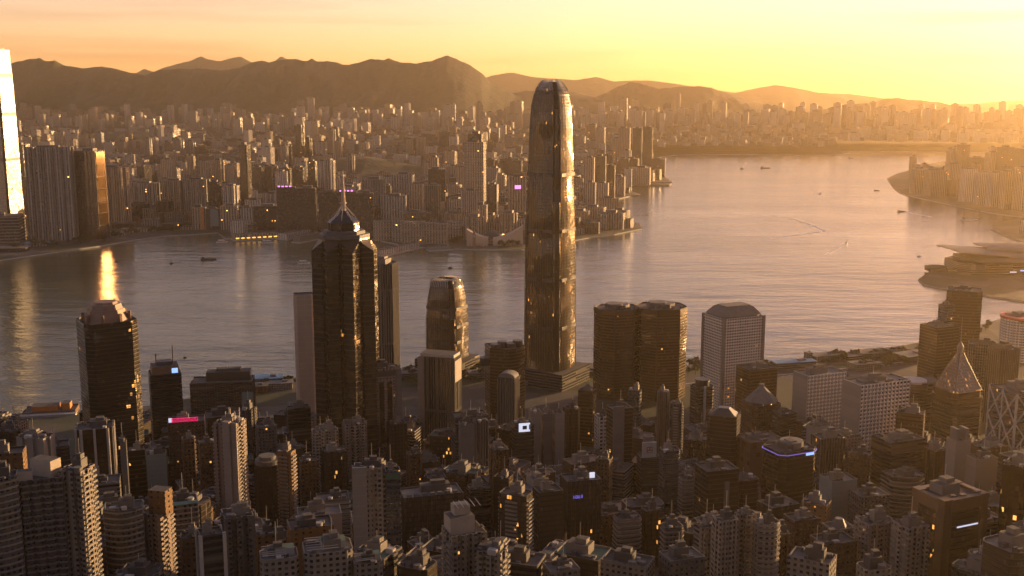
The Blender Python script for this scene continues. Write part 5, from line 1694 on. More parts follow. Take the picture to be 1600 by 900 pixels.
K(T, 'lone slim dark tower with one edge burning orange, above the harbour piers', AB, 372, 392, 226, 3500, -28, .8, 'cham', 'k_dark')
K(T, 'pale ridged tower in front of the slim orange-edged tower', AB, 348, 374, 290, 3350, -16, .8, 'cren3', 'k_apt')
for (a, b_, c_, ml, lab) in ((300, 322, 324, 'k_tan', 'mid-rise block with an orange wall strip by the ferry piers'), (322, 346, 326, 'k_dark', 'blue-black block with a pale green panel by the ferry piers'), (344, 372, 322, 'k_tan', 'tan plain block by the ferry piers'),
                             (376, 398, 325, 'k_apt', 'block with a bright peach side next to the dark office wall'), (396, 436, 322, 'k_dark', 'brown low block joined to the dark office wall')):
    i_ = K(O, lab, OB, a, b_, c_, 3160, 8, .6, 'rect', ml)
    if 'orange' in lab:
        part_box(i_, 'wall_strip', 'orange_wall', i_['w'] * .25, -i_['d'] / 2 - .5, i_['z0'], 9, .8, i_['zt'] - i_['z0'])
    if 'green' in lab:
        part_box(i_, 'wall_panel', 'teal', i_['w'] * .05, -i_['d'] / 2 - .5, i_['z0'] + 12, 22, .8, i_['zt'] - i_['z0'] - 14)
# dark office wall along the piers
for (a, b_, c_, lab, sg) in ((432, 462, 292, 'dark office slab with a row of magenta lights on its roof, above the finger piers', True), (461, 494, 294, 'dark office slab with a paler inset face, second above the finger piers', False),
                             (497, 530, 300, 'dark brown office slab half behind the spire, above the pier sheds', False), (528, 558, 299, 'dark office slab with small violet roof lights, beyond the spire tower', True),
                             (556, 584, 302, 'last dark office slab before the curved waterfront hotel', False)):
    i_ = K(O, lab, OB, a, b_, c_, 3080 - (a - 432) * .9, 6, .5, 'rect', 'k_dark')
    if sg:
        for k in range(4):
            mb = MB()
            mb.box(-i_['w'] * .36 + k * i_['w'] * .2, -i_['d'] * .5, i_['zt'], 6, 1, 3.5)
            mb.build('lit_roof_sign', M['magenta_sign'], i_['root'])
# curved waterfront hotel: bands
for (a, b_, c_, dd, ml, lab) in ((583, 614, 346, 2930, 'k_tan', 'curved end block of the banded waterfront hotel, with a swept white rib'), (613, 630, 343, 2900, 'k_apt', 'pale lift tower between the bands of the waterfront hotel'),
                              (628, 664, 347, 2880, 'k_tan', 'long sand-coloured banded block of the waterfront hotel'), (662, 681, 348, 2870, 'k_tan', 'narrow banded block of the waterfront hotel beside its last wing'),
                              (680, 700, 349, 2860, 'k_tan', 'last banded wing of the waterfront hotel beside the trees'), (699, 722, 346, 2960, 'k_apt', 'plain peach block behind the waterfront trees')):
    K(H, lab, 'hotel', a, b_, c_, dd, -6, .5, 'rect' if 'curved' not in lab else 'bow', ml, 'roof_pale', kit=False, relief='bands')
# sloping-walled culture hall
for (a, b_, l0, l1, dd, lab) in ((728, 762, 357, 371, 2840, 'windowless tan hall with a swooping roofline at the water, smaller half'), (770, 818, 372, 352, 2850, 'windowless tan hall with a swooping roofline at the water, larger half by the tallest skyscraper')):
    pl, pr = atz(a, 389, 3), atz(b_, 389, 3)
    zl, zr = aty(a, l0, dd).z, aty(b_, l1, dd).z
    xm = (pl.x + pr.x) / 2
    root = thing('culture_hall', lab, 'concert hall', (xm, dd, 0), 0)
    w = pr.x - pl.x
    mb = MB()
    n = 12
    zz = [zl + (zr - zl) * (k / n) ** 1.6 for k in range(n + 1)] if zr > zl else [zl + (zr - zl) * (1 - (1 - k / n) ** 1.6) for k in range(n + 1)]
    for k in range(n):
        x0, x1 = -w / 2 + w * k / n, -w / 2 + w * (k + 1) / n
        mb.face([(x0, -20, 3), (x1, -20, 3), (x1, -14, zz[k + 1]), (x0, -14, zz[k])], None, 0)
        mb.face([(x1, 26, 3), (x0, 26, 3), (x0, 22, zz[k]), (x1, 22, zz[k + 1])], None, 0)
        mb.face([(x0, -14, zz[k]), (x1, -14, zz[k + 1]), (x1, 22, zz[k + 1]), (x0, 22, zz[k])], None, 0)
    mb.face([(-w / 2, 26, 3), (-w / 2, -20, 3), (-w / 2, -14, zz[0]), (-w / 2, 22, zz[0])], None, 0)
    mb.face([(w / 2, -20, 3), (w / 2, 26, 3), (w / 2, 22, zz[-1]), (w / 2, -14, zz[-1])], None, 0)
    mb.build('sloping_wall', M['tan_stone'], root)
    mb = MB()
    for k in range(7):
        mb.box(-w / 2 + w * (k + .5) / 7, -23, 3, 2.0, 5, 7)
    mb.build('colonnade', M['tan_stone'], root)
    BUILT.append((xm, dd, w, 46, 0, 0, max(zz)))
i_ = thing('planetarium_dome', 'dark round dome with a lamp-lit rim between the two tan halls', 'planetarium', (aty(770, 366, 2890).x, 2890, 0))
mb = MB()
for k in range(5):
    a0, a1 = math.pi / 2 * k / 5, math.pi / 2 * (k + 1) / 5
    mb.cyl(0, 0, 14 + 22 * math.sin(a0), 26 * math.cos(a0), 22 * (math.sin(a1) - math.sin(a0)), r1=max(.5, 26 * math.cos(a1)), n=24)
mb.build('dome', M['dark_metal'], i_)
mb = MB(); mb.cyl(0, 0, 3, 27, 11, n=24); mb.build('drum', M['tan_stone'], i_)
mb = MB(); mb.box(27, -6, 18, 6, 10, 8); mb.build('rim_lamp', M['warm_lamp'], i_)
i_ = thing('clock_tower', 'slim brown clock tower standing alone at the water before the tan halls', 'clock tower', (aty(741, 380, 2800).x, 2800, 3))
mb = MB(); mb.box(0, 0, 0, 8, 8, 34); mb.box(0, 0, 34, 6.4, 6.4, 6); mb.cyl(0, 0, 40, 3, 4, r1=.4, n=8); mb.build('shaft', M['brown_stone'], i_)
mb = MB(); mb.cyl(0, -4.2, 28, 2.2, .1, n=12); mb.box(0, -4.1, 27, 4, .3, 4); mb.build('clock_face', M['white_paint'], i_)
# other recognisable towers
K(T, 'tall round-edged banded tower with setback crown and mast, highest over the tan halls', AB, 725, 759, 222, 3330, -18, .8, 'cham2', 'k_tan', relief='bands')
i_ = K(T, 'crown storeys and mast of the tall banded tower, set back on top of it', AB, 731, 755, 209, 3345, -18, .8, 'cham2', 'k_dark')
mb = MB(); mb.bar((0, 0, i_['zt']), (0, 0, i_['zt'] + 42), 1.2, n=6); mb.build('antenna', M['steel'], i_['root'])
i_ = K(O, 'black tower with a curved gold-lit blade and mast on one edge', OB, 760, 780, 288, 3200, -20, .8, 'cham', 'k_dark')
mb = MB(); mb.bar((i_['w'] * .3, 0, i_['zt']), (i_['w'] * .45, 0, i_['zt'] + 38), 1.0, n=5); mb.bar((-i_['w'] * .3, 0, i_['zt']), (i_['w'] * .3, 0, i_['zt'] + 14), 1.0, n=5); mb.build('roof_mast', M['steel'], i_['root'])
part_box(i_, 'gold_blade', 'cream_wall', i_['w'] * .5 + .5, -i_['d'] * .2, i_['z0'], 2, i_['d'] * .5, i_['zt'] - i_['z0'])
K(O, 'square brown office block with a white lit roof edge, behind the waterfront hotel', OB, 668, 696, 264, 3420, 6, .7, 'rect', 'k_dark', 'roof_pale')
K(O, 'blue glass tower with a dark central slot, behind the waterfront hotel', OB, 664, 688, 290, 3130, 4, .8, 'cham', 'blue_glass', relief='fins')
K(O, 'pale apartment-like hotel with vertical ribs before the round-edged tower', OB, 720, 748, 298, 3080, -6, .5, 'cren4', 'k_apt')
i_ = K(O, 'grey block carrying a bright violet-white lit screen, close to the tallest skyscraper', OB, 794, 822, 276, 3150, 8, .6, 'rect', 'k_tan')
mb = MB(); mb.box(0, -i_['d'] / 2 - 1, i_['zt'] - 34, 17, 1, 10); mb.build('lit_screen', M['magenta_sign'], i_['root'])
K(O, 'small office tower behind the clock tower with a pale vertical pier', OB, 741, 762, 320, 3000, -8, .7, 'rect', 'k_tan')
K(O, 'office block with a diagonal braced pale frame at its side, beyond the spire tower', OB, 566, 602, 280, 3250, 4, .6, 'rect', 'k_grey', relief='fins')
K(O, 'broad grey office block beside the diagonal braced one', OB, 611, 644, 272, 3350, 4, .6, 'rect', 'k_grey')
K(O, 'low crowded block with pale patterned facade behind the curved hotel', OB, 596, 634, 306, 3100, 0, .6, 'rect', 'k_apt')
K(O, 'dark tower next to the blue glass one, over the waterfront hotel', OB, 640, 662, 288, 3220, -8, .7, 'rect', 'k_tan')
# along the right bank of the peninsula
for (a, b_, c_, dd, ml, lab) in ((912, 930, 246, 3700, 'k_tan', 'tan tower just beyond the tallest skyscraper on the far bank'), (928, 948, 244, 3850, 'k_dark', 'dark tower pair-mate beyond the tallest skyscraper on the far bank'), (946, 962, 258, 3950, 'k_dark', 'narrow dark tower by the bend of the far bank'),
                              (914, 932, 285, 3450, 'k_tan', 'brown slab near the rounded waterfront block'), (932, 952, 286, 3500, 'k_apt', 'hotel-like slab with pale bands near the rounded waterfront block'), (952, 978, 276, 4150, 'k_grey', 'grey flat-topped block at the shore bend'),
                              (975, 988, 264, 4350, 'k_apt', 'pale block with a lit sign at the shore bend'), (986, 1018, 262, 4600, 'k_tan', 'row-like tan block on the shore before the dark pair'),
                              (966, 986, 200, 5300, 'k_tan', 'hazy tan slab standing beside the dark pair'), (989, 1004, 200, 5100, 'k_dark', 'tall dark slab, first of the joined pair at the water'), (1004, 1021, 198, 5080, 'k_dark', 'tall dark slab, second of the joined pair at the water'),
                              (1017, 1041, 248, 4950, 'k_dark', 'dark broad block on the tip of the far bank')):
    K(T, lab, AB, a, b_, c_, dd, -14, .6, 'rect', ml)
i_ = K(O, 'low rounded dark block with one gold window wall on the tip of the shore', OB, 931, 978, 333, 3330, -16, .6, 'bow', 'k_dark', 'roof_pale', kit=False, relief='bands')
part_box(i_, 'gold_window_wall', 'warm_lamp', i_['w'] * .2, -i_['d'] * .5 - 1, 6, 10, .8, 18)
K('shore_pavilion', 'low flat-roofed terminal shed at the water below the dark broad block', 'terminal', 1012, 1050, 284, 4680, -4, .35, 'rect', 'k_apt', 'roof_pale', kit=False)
K('shore_pavilion', 'low pale shed along the shore below the row-like tan block', 'terminal', 960, 1001, 304, 4200, -6, .3, 'rect', 'k_apt', 'roof_pale', kit=False)

# ------------------------------------------------------------------ the peninsula: its mass of towers
kr = random.Random(2024)
cand = []


def kfree(x, y, r):
    for b in BUILT:
        if b[1] > 2600 and abs(x - b[0]) < r + .42 * b[2] and abs(y - b[1]) < r + .42 * b[3]:
            return False
    return True


y = 2950.0
while y < 9300:
    step = 82 + (y - 2950) * .010
    x = -.62 * y
    while x < min(4200, .62 * y + 200):
        xx, yy = x + kr.uniform(-.3, .3) * step, y + kr.uniform(-.35, .35) * step
        x += step * kr.uniform(.95, 1.35)
        if not inside(KPOLY, xx, yy) or not inside(KPOLY, xx + 45, yy - 45) or not inside(KPOLY, xx - 40, yy - 55):
            continue
        px, py = project((xx, yy, 3))
        if px < 345 and yy < 3330 + max(0, 120 - px) * .4:
            continue
        if px < 120 and yy < 3700:
            continue
        if 340 < px < 600 and yy < 3150:
            continue
        if px > 1000 and yy < 7500 and px < 1330:
            continue
        base = kow_z(xx, yy)
        rise = base - float(np.interp(yy, [4300, 6000, 8000, 9500], [4, 30, 85, 150]))
        if rise > 13:
            continue
        clump = mnoise.noise(Vector((xx / 420, yy / 420, 2.0)))
        cl = .5 + .9 * mnoise.noise(Vector((xx / 260 + 40, yy / 260, 6.0)))

        def hu(a, b):
            return a + (b - a) * min(1.1, max(0, cl + kr.uniform(-.12, .12)))
        if yy > 7700:
            h = hu(70, 150) if clump > -.25 else hu(30, 70)
        elif yy > 5400:
            h = hu(30, 75) + (hu(30, 70) if clump > .1 else 0)
        elif yy > 3700:
            h = hu(30, 62) + (hu(25, 65) if clump > .2 else 0)
        else:
            h = hu(34, 66)
        if px > 1040:
            h = kr.uniform(60, 150) if yy > 8000 else kr.uniform(30, 70)
        if kr.random() < .04:
            h *= 1.5
        h *= 1.14
        slim = h > 92
        w = kr.uniform(24, 44) * (1 if slim else 1.4) * (1.22 + .25 * min(1, max(0, yy - 4500) / 3000))
        dp = kr.uniform(20, 32) * (1 if slim else 1.15)
        if not kfree(xx, yy, .5 * max(w, dp)):
            continue
        cand.append([xx, yy, base - 3, base + h, w, dp, kr.choice([-24, -20, -16, -30, 12]) + kr.uniform(-4, 4)])
    y += step * .92
print('peninsula towers', len(cand))

# east bank towers
ecand = []
for (a, b_, c_, dd, ml, lab) in ((1440, 1462, 262, 4550, 'k_tan', 'small hazy block on the tip of the sunlit bank'), (1424, 1446, 264, 4250, 'k_tan', 'first slab of the low row on the sunlit bank'), (1446, 1478, 266, 4150, 'k_tan', 'second slab of the low row on the sunlit bank'),
                              (1478, 1502, 256, 4250, 'k_tan', 'tan tower behind the low row on the sunlit bank'), (1502, 1526, 264, 3950, 'k_apt', 'white striped slab on the sunlit bank'), (1524, 1546, 270, 3850, 'k_apt', 'plain hazy slab beside the white striped one'),
                              (1544, 1566, 270, 3780, 'k_apt', 'hazy slab with pale ribs on the sunlit bank near the ship quay'), (1564, 1590, 268, 3700, 'k_tan', 'tan slab on the sunlit bank, last before the picture edge'), (1588, 1625, 262, 3650, 'k_tan', 'hazy tower cut by the picture edge on the sunlit bank'),
                              (1497, 1515, 226, 4700, 'k_dark', 'tall dark hazy tower rising highest on the sunlit bank'), (1480, 1498, 234, 4800, 'k_tan', 'hazy tower beside the tallest on the sunlit bank'), (1513, 1537, 246, 4550, 'k_dark', 'dark hazy tower lower than the tallest on the sunlit bank'),
                              (1541, 1562, 238, 4450, 'k_tan', 'hazy slab of the high pair on the sunlit bank'), (1560, 1584, 230, 4400, 'k_dark', 'darker slab of the high pair on the sunlit bank'), (1586, 1630, 232, 4300, 'k_dark', 'massive hazy tower at the picture edge on the sunlit bank')):
    K(T, lab, AB, a, b_, c_, dd, 16, .7, 'rect', ml, relief=None)
er = random.Random(31)
for k in range(420):
    yy = er.uniform(2950, 5900)
    xx = er.uniform(.30, .75) * yy
    if not inside(EPOLY, xx, yy) or not inside(EPOLY, xx - 70, yy - 30) or not inside(EPOLY, xx - 40, yy + 70):
        continue
    w, dp = er.uniform(20, 34), er.uniform(18, 28)
    if not kfree(xx, yy, 24) or any(abs(xx - c[0]) < 42 and abs(yy - c[1]) < 42 for c in ecand):
        continue
    ecand.append([xx, yy, 0, er.uniform(40, 120) if yy > 3400 else er.uniform(30, 60), w, dp, 16 + er.uniform(-5, 5)])

# how much of each tower shows from the camera: the towers that show largest become things of their own, the rest one mass
W_, H_ = 800, 450
buf = np.zeros((H_, W_), dtype=np.int32) - 1
alltow = [(c, 'k') for c in cand] + [(c, 'e') for c in ecand]


def rect_of(x, y, z0, z1, w, dp):
    r = .5 * (w * .92 + dp * .3)
    x0, yb = project((x - r, y, max(z0, 0)))
    x1, yt = project((x + r, y, z1))
    return int(x0 / 2), int(x1 / 2 + 1), int(yt / 2), int(yb / 2 + 1)


items = [(b[1], -2, (b[0], b[1], b[5], b[6], b[2], b[3])) for b in BUILT] + [(c[1], i, (c[0], c[1], c[2], c[3], c[4], c[5])) for i, (c, _) in enumerate(alltow)]
items.sort(key=lambda t: -t[0])
for _, i, a in items:
    x0, x1, yt, yb = rect_of(*a)
    x0, x1, yt, yb = max(0, x0), min(W_, x1), max(0, yt), min(H_, yb)
    if x1 > x0 and yb > yt:
        buf[yt:yb, x0:x1] = i
vis = np.bincount(buf[buf >= 0].ravel(), minlength=len(alltow))
order = np.argsort(-vis)
single = [int(i) for i in order[:285] if vis[i] > 3]
sset = set(single)
LM = [(-60, 'near the sunlit supertall'), (75, 'behind the wide blue-grey slab'), (210, 'behind the dark wall of flats'), (382, 'around the slim orange-edged tower'), (530, 'behind the spire'),
      (650, 'behind the curved waterfront hotel'), (745, 'around the tall banded tower'), (860, 'behind the tallest skyscraper'), (1005, 'around the dark pair at the water'), (1180, 'on the hazy far shore'), (1400, 'under the hazy far hills')]
CLS = {'k_apt': 'pale', 'k_tan': 'tan', 'k_grey': 'grey', 'k_dark': 'dark'}
for i in single:
    x, yy, z0, z1, w, dp, yaw = alltow[i][0]
    px, py = project((x, yy, z1))
    kr.seed(int(x / 230) * 131 + int(yy / 230))
    ml = kr.choice(['k_apt', 'k_apt', 'k_tan', 'k_tan', 'k_grey', 'k_dark']) if yy < 7000 else kr.choice(['k_apt', 'k_apt', 'k_tan', 'k_grey'])
    slim = (z1 - z0) > 2.6 * w
    where = min(LM, key=lambda l: abs(l[0] - px))[1] if alltow[i][1] == 'k' else 'on the sunlit bank'
    depth = 'in the front rows' if yy < 3900 else 'in the packed middle' if yy < 6200 else 'towards the ridge' if yy < 7700 else 'at the foot of the ridge'
    if alltow[i][1] == 'e':
        depth = 'standing'
    lab = f"{'slim' if slim else 'broad'} {CLS[ml]} tower {depth} {where}"
    fpn = kr.choice(['rect', 'cross', 'cren3', 'cham']) if slim else kr.choice(['rect', 'rect', 'cren3', 'cham'])
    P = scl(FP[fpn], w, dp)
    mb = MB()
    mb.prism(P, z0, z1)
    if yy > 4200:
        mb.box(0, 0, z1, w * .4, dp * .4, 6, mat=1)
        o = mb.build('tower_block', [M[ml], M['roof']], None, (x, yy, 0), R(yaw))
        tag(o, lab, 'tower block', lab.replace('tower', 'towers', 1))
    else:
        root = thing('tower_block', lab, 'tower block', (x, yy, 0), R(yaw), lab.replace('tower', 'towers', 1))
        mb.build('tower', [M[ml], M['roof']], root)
        mb = MB()
        mb.box(w * kr.uniform(-.15, .15), 0, z1, w * .42, dp * .45, kr.uniform(4, 8))
        mb.build('plant_room', M['plant'], root)
        if kr.random() < .5:
            mb = MB()
            mb.box(-w * .3, dp * .25, z1, 5, 4, 4)
            mb.build('water_tank', M['roof_pale'], root)
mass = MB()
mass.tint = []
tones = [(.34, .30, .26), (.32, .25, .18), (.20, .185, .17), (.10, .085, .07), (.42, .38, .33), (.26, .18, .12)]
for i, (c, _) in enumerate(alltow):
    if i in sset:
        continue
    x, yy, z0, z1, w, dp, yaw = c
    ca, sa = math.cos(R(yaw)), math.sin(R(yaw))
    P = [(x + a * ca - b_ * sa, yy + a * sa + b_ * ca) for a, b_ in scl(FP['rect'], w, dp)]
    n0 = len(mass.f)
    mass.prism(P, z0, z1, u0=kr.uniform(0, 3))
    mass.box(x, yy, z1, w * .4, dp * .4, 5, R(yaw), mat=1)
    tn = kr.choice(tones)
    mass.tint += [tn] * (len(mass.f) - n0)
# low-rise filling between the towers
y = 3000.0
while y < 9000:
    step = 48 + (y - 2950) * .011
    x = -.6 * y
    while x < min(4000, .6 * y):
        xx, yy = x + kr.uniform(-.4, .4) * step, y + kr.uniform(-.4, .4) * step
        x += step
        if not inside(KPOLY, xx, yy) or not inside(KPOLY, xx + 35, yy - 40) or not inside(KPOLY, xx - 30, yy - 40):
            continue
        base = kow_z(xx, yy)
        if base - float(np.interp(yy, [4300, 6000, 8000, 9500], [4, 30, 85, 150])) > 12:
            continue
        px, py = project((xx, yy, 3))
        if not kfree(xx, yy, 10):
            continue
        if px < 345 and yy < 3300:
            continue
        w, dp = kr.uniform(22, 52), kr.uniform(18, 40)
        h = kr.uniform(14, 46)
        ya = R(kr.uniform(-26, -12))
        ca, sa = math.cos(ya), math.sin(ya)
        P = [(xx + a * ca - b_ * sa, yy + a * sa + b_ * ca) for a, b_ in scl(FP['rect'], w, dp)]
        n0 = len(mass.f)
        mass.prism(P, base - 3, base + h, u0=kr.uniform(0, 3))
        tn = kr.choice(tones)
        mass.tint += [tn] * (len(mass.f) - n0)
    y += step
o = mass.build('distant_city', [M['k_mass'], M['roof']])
tag(o, kind='stuff')

# ------------------------------------------------------------------ convention hall on its pier
p = aty(1545, 440, 2440)
cv = thing('convention_hall', 'low convention hall under sweeping upturned wing roofs, on its own pier in the water', 'convention hall', (p.x, 2440, 3))
zt0 = 40


def wing(x0, x1, y0, y1, zbase, lift, tip, name):
    mb = MB()
    nu, nv = 14, 6
    G = []
    for i in range(nu + 1):
        u = i / nu
        row = []
        for j in range(nv + 1):
            v = j / nv
            x = x0 + (x1 - x0) * u + (1 - u) * (-tip) * (1 - abs(2 * v - 1))
            yy = y0 + (y1 - y0) * v
            z = zbase + lift * (1 - u) ** 2.2 + 7 * math.sin(math.pi * u) - 16 * (2 * v - 1) ** 2 * (.35 + .65 * u)
            row.append((x, yy, z))
        G.append(row)
    for i in range(nu):
        for j in range(nv):
            mb.face([G[i][j], G[i + 1][j], G[i + 1][j + 1], G[i][j + 1]], None, 0, True)
            mb.face([(a, b_, c - 1.8) for a, b_, c in (G[i][j + 1], G[i + 1][j + 1], G[i + 1][j], G[i][j])], None, 1, True)
    return mb.build(name, [M['plant'], M['dark_metal']], cv)


wing(-95, 190, -62, 60, 36, 20, 26, 'wing_roof')
wing(-60, 210, -78, 20, 30, 8, 10, 'wing_roof')
wing(-10, 230, -30, 90, 47, 8, 14, 'wing_roof')
mb = MB()
mb.prism([(-88, -40), (-60, -66), (200, -70), (200, 66), (-60, 60), (-88, 34)], 0, 24, cap=1)
mb.build('glazed_hall', [M['dark_bands'], M['roof']], cv)
mb = MB()
mb.prism([(-70, -34), (190, -50), (190, 50), (-70, 34)], 24, 34, cap=1)
mb.build('upper_hall', [M['blue_glass'], M['roof']], cv)
mb = MB()
mb.box(-120, -6, 0, 40, 34, 7)
mb.cyl(-122, -6, 10, 24, 1.5, r1=20, n=20)
for k in range(6):
    mb.cyl(-122 + 16 * math.cos(k), -6 + 12 * math.sin(k), 7, .8, 3.2, n=6)
mb.build('canopy', M['roof'], cv)
for k in range(4):
    mb = MB()
    mb.box(20 + 22 * k, -71.4, 7 + k % 2 * 3, 14, .5, 2.0)
    mb.build('lit_sign', M['blue_sign'] if k == 1 else M['white_sign'], cv)

# ------------------------------------------------------------------ boats
def boat(name, label, px, py, L, kind, head=0.0, group=None):
    q = atz(px, py, 0)
    r = thing(name, label, 'boat', (q.x, q.y, 0), R(head), group)
    Wd = L * (.24 if kind != 'barge' else .3)
    hz = L * .06 + .6
    hull = [(-L / 2, -Wd * .38), (-L * .42, -Wd / 2), (L * .30, -Wd / 2), (L / 2, 0), (L * .30, Wd / 2), (-L * .42, Wd / 2), (-L / 2, Wd * .38)]
    mb = MB()
    mb.prism([(x * .94, y * .86) for x, y in hull], -.6, hz, top=hull)
    mb.build('hull', M['hull_dark'] if kind in ('barge', 'junk') else M['hull_white'], r)
    if kind == 'ferry':
        for k in range(2):
            mb = MB()
            mb.box(-L * .04, 0, hz + k * 2.6, L * (.72 - .14 * k), Wd * (.84 - .1 * k), 2.6)
            mb.build('cabin', M['k_grey'] if k == 0 else M['hull_white'], r)
        mb = MB(); mb.box(L * .2, 0, hz + 5.2, L * .1, Wd * .4, 2.2); mb.build('bridge', M['dark_metal'], r)
        mb = MB(); mb.cyl(-L * .12, 0, hz + 5.2, L * .03, L * .08, n=10); mb.build('funnel', M['dark_metal'], r)
    elif kind == 'barge':
        mb = MB(); mb.box(-L * .36, 0, hz, L * .16, Wd * .7, L * .12); mb.build('wheelhouse', M['hull_dark'], r)
        mb = MB(); mb.box(L * .05, 0, hz, L * .56, Wd * .7, L * .03); mb.build('hatch_cover', M['roof'], r)
    elif kind == 'crane':
        for s in (-.36, .38):
            mb = MB(); mb.box(L * s, 0, hz, L * .09, Wd * .6, L * .12); mb.bar((L * s, 0, hz), (L * s, 0, hz + L * .5), L * .018); mb.bar((L * s, 0, hz + L * .45), (L * s * .4, 0, hz + L * .32), L * .012); mb.build('derrick', M['dark_metal'], r)
    elif kind == 'junk':
        mb = MB(); mb.box(-L * .1, 0, hz, L * .5, Wd * .6, L * .14); mb.build('cabin', M['hull_dark'], r)
        mb = MB(); mb.bar((L * .05, 0, hz), (L * .05, 0, hz + L * .6), L * .03); mb.build('mast', M['dark_metal'], r)
    else:
        mb = MB(); mb.box(-L * .05, 0, hz, L * .4, Wd * .6, L * .1); mb.build('cabin', M['hull_white'], r)
    return r


boat('barge', 'long flat dark barge alone on the water off the harbour piers', 326, 406, 36, 'barge', 8)
boat('small_boat', 'small dark upright boat like a buoy, beside the long barge', 268, 412, 12, 'junk', 70)
boat('small_boat', 'tiny dark boat at the top of the bright glitter streak', 182, 409, 10, 'junk', 20)
boat('ferry', 'pale ferry moored at the golden-lit terminal', 347, 379, 30, 'ferry', 14)
boat('ferry', 'larger pale ferry leaving the golden-lit terminal', 418, 380, 36, 'ferry', 20)
boat('ferry', 'white ferry just emerging beside the spire tower', 475, 412, 30, 'ferry', 24)
boat('small_boat', 'dark tug-like boat in the middle of the golden water below the curved wake', 1323, 380, 17, 'junk', 60)
boat('barge', 'squat dark barge on the golden water nearest the sunlit bank', 1409, 331, 30, 'barge', 10)
boat('crane_barge', 'barge with two derrick masts lying off the quay by the picture edge', 1517, 345, 62, 'crane', -6)
boat('small_boat', 'small dark boat far off, off the tip of the sunlit bank', 1370, 298, 22, 'barge', 0)
boat('small_boat', 'far dark boat off the hazy shore, first of two', 1159, 264, 24, 'junk', 0)
boat('barge', 'far low barge off the hazy shore, second of two', 1196, 263, 50, 'barge', 0)
boat('small_boat', 'speck of a white boat on the golden water', 1281, 303, 16, 'launch', 0)
boat('small_boat', 'far speck of a boat near the hazy shore strip', 1330, 247, 30, 'barge', 0)
boat('small_boat', 'small launch off the convention hall', 1436, 401, 12, 'launch', 10)
boat('small_boat', 'small dark boat between the squat spiky tower and the tan halls', 704, 419, 12, 'junk', 10)
boat('small_boat', 'speck of a dark boat beyond the red-topped tower', 289, 559, 5, 'junk', 10)

# wakes on the golden water
def ribbon(name, pts, w, mat, z=.12, kind='structure'):
    Q = [atz(x, y, z) for x, y in pts]
    mb = MB()
    for i in range(len(Q) - 1):
        a, b_ = Q[i], Q[i + 1]
        na = (Q[min(i + 1, len(Q) - 1)] - Q[max(i - 1, 0)])
        nb = (Q[min(i + 2, len(Q) - 1)] - Q[i])
        na = Vector((-na.y, na.x, 0)).normalized()
        nb = Vector((-nb.y, nb.x, 0)).normalized()
        wa, wb = w * (.3 + .7 * i / (len(Q) - 1)), w * (.3 + .7 * (i + 1) / (len(Q) - 1))
        mb.face([a - na * wa, a + na * wa, b_ + nb * wb, b_ - nb * wb], None, 0)
    o = mb.build(name, M[mat])
    for v in o.data.vertices:
        v.co.z = z
    return tag(o, kind=kind)


ribbon('wake', [(1190, 336), (1215, 338), (1240, 343), (1262, 350), (1280, 357), (1289, 362)], 4, 'foam', kind='stuff')
ribbon('wake', [(1204, 372), (1232, 369), (1258, 366), (1276, 363), (1289, 362)], 5, 'foam', kind='stuff')
ribbon('wake', [(1290, 397), (1303, 390), (1314, 384), (1321, 381)], 3, 'foam', kind='stuff')
ribbon('wake', [(1455, 339), (1440, 336), (1425, 333), (1414, 331)], 5, 'foam', kind='stuff')
ribbon('wake', [(420, 402), (395, 404), (365, 406), (340, 407)], 2.5, 'foam', kind='stuff')

# ------------------------------------------------------------------ piers and sheds across the water
def pier(name, label, pts, d, z1, mat, lit=False):
    """long shed on a deck between two picture points"""
    a, b_ = atz(*pts[0], 2), atz(*pts[1], 2)
    c = (a + b_) / 2
    e = b_ - a
    L = e.length
    r = thing(name, label, 'pier', (c.x, c.y, 0), math.atan2(e.y, e.x))
    mb = MB(); mb.box(0, 0, -3, L, d, 6.0); mb.build('deck', M['kerb'], r)
    mb = MB(); mb.box(0, 0, 3, L * .94, d * .7, z1, mat=0, cap=1); mb.build('shed', [M[mat], M['roof_pale']], r)
    mb = MB()
    hw = d * .35
    for k in range(6):
        x = -L * .42 + L * .84 * k / 5
        mb.box(x, 0, 3 + z1, L * .05, d * .4, 1.6)
    mb.build('roof_light', M['roof'], r)
    if lit:
        for s in (-1, 1):
            for k in range(8):
                mb = MB(); mb.box(-L * .4 + L * .8 * k / 7, s * (d * .35 + .4), 6, L * .07, .4, 3.0); mb.build('lit_window', M['terminal_gold'], r)
    return r


pier('ferry_pier', 'ferry terminal with rows of golden lit windows, across the water', ((362, 375), (436, 371)), 44, 14, 'k_tan', True)
pier('ocean_pier', 'long pale finger pier reaching out beside the spire tower', ((590, 400), (652, 386)), 34, 13, 'k_apt')
pier('ocean_pier', 'flat pale pier shed below the dark office slabs', ((440, 374), (484, 366)), 40, 14, 'k_apt')
pier('ocean_pier', 'second pale pier shed, nearer the open water', ((462, 379), (496, 372)), 30, 16, 'roof_pale')
pier('star_pier', 'short double pier with blue awnings before the waterfront hotel', ((668, 391), (706, 389)), 26, 7, 'teal')

# harbour promenade on the near side
def shed(name, label, px, py, w, d, h, rot, mat, roof='roof_pale', cat='pavilion'):
    q = atz(px, py, 3.4)
    r = thing(name, label, cat, (q.x, q.y, 3.4), R(rot))
    mb = MB(); mb.box(0, 0, 0, w, d, h, mat=0, cap=1); mb.build('walls', [M[mat], M['roof']], r)
    mb = MB(); mb.box(0, 0, h, w * 1.08, d * 1.1, .9); mb.build('roof', M[roof], r)
    mb = MB(); mb.box(w * .2, 0, h + .9, w * .2, d * .3, 2.0); mb.build('roof_light', M['plant'], r)
    return r


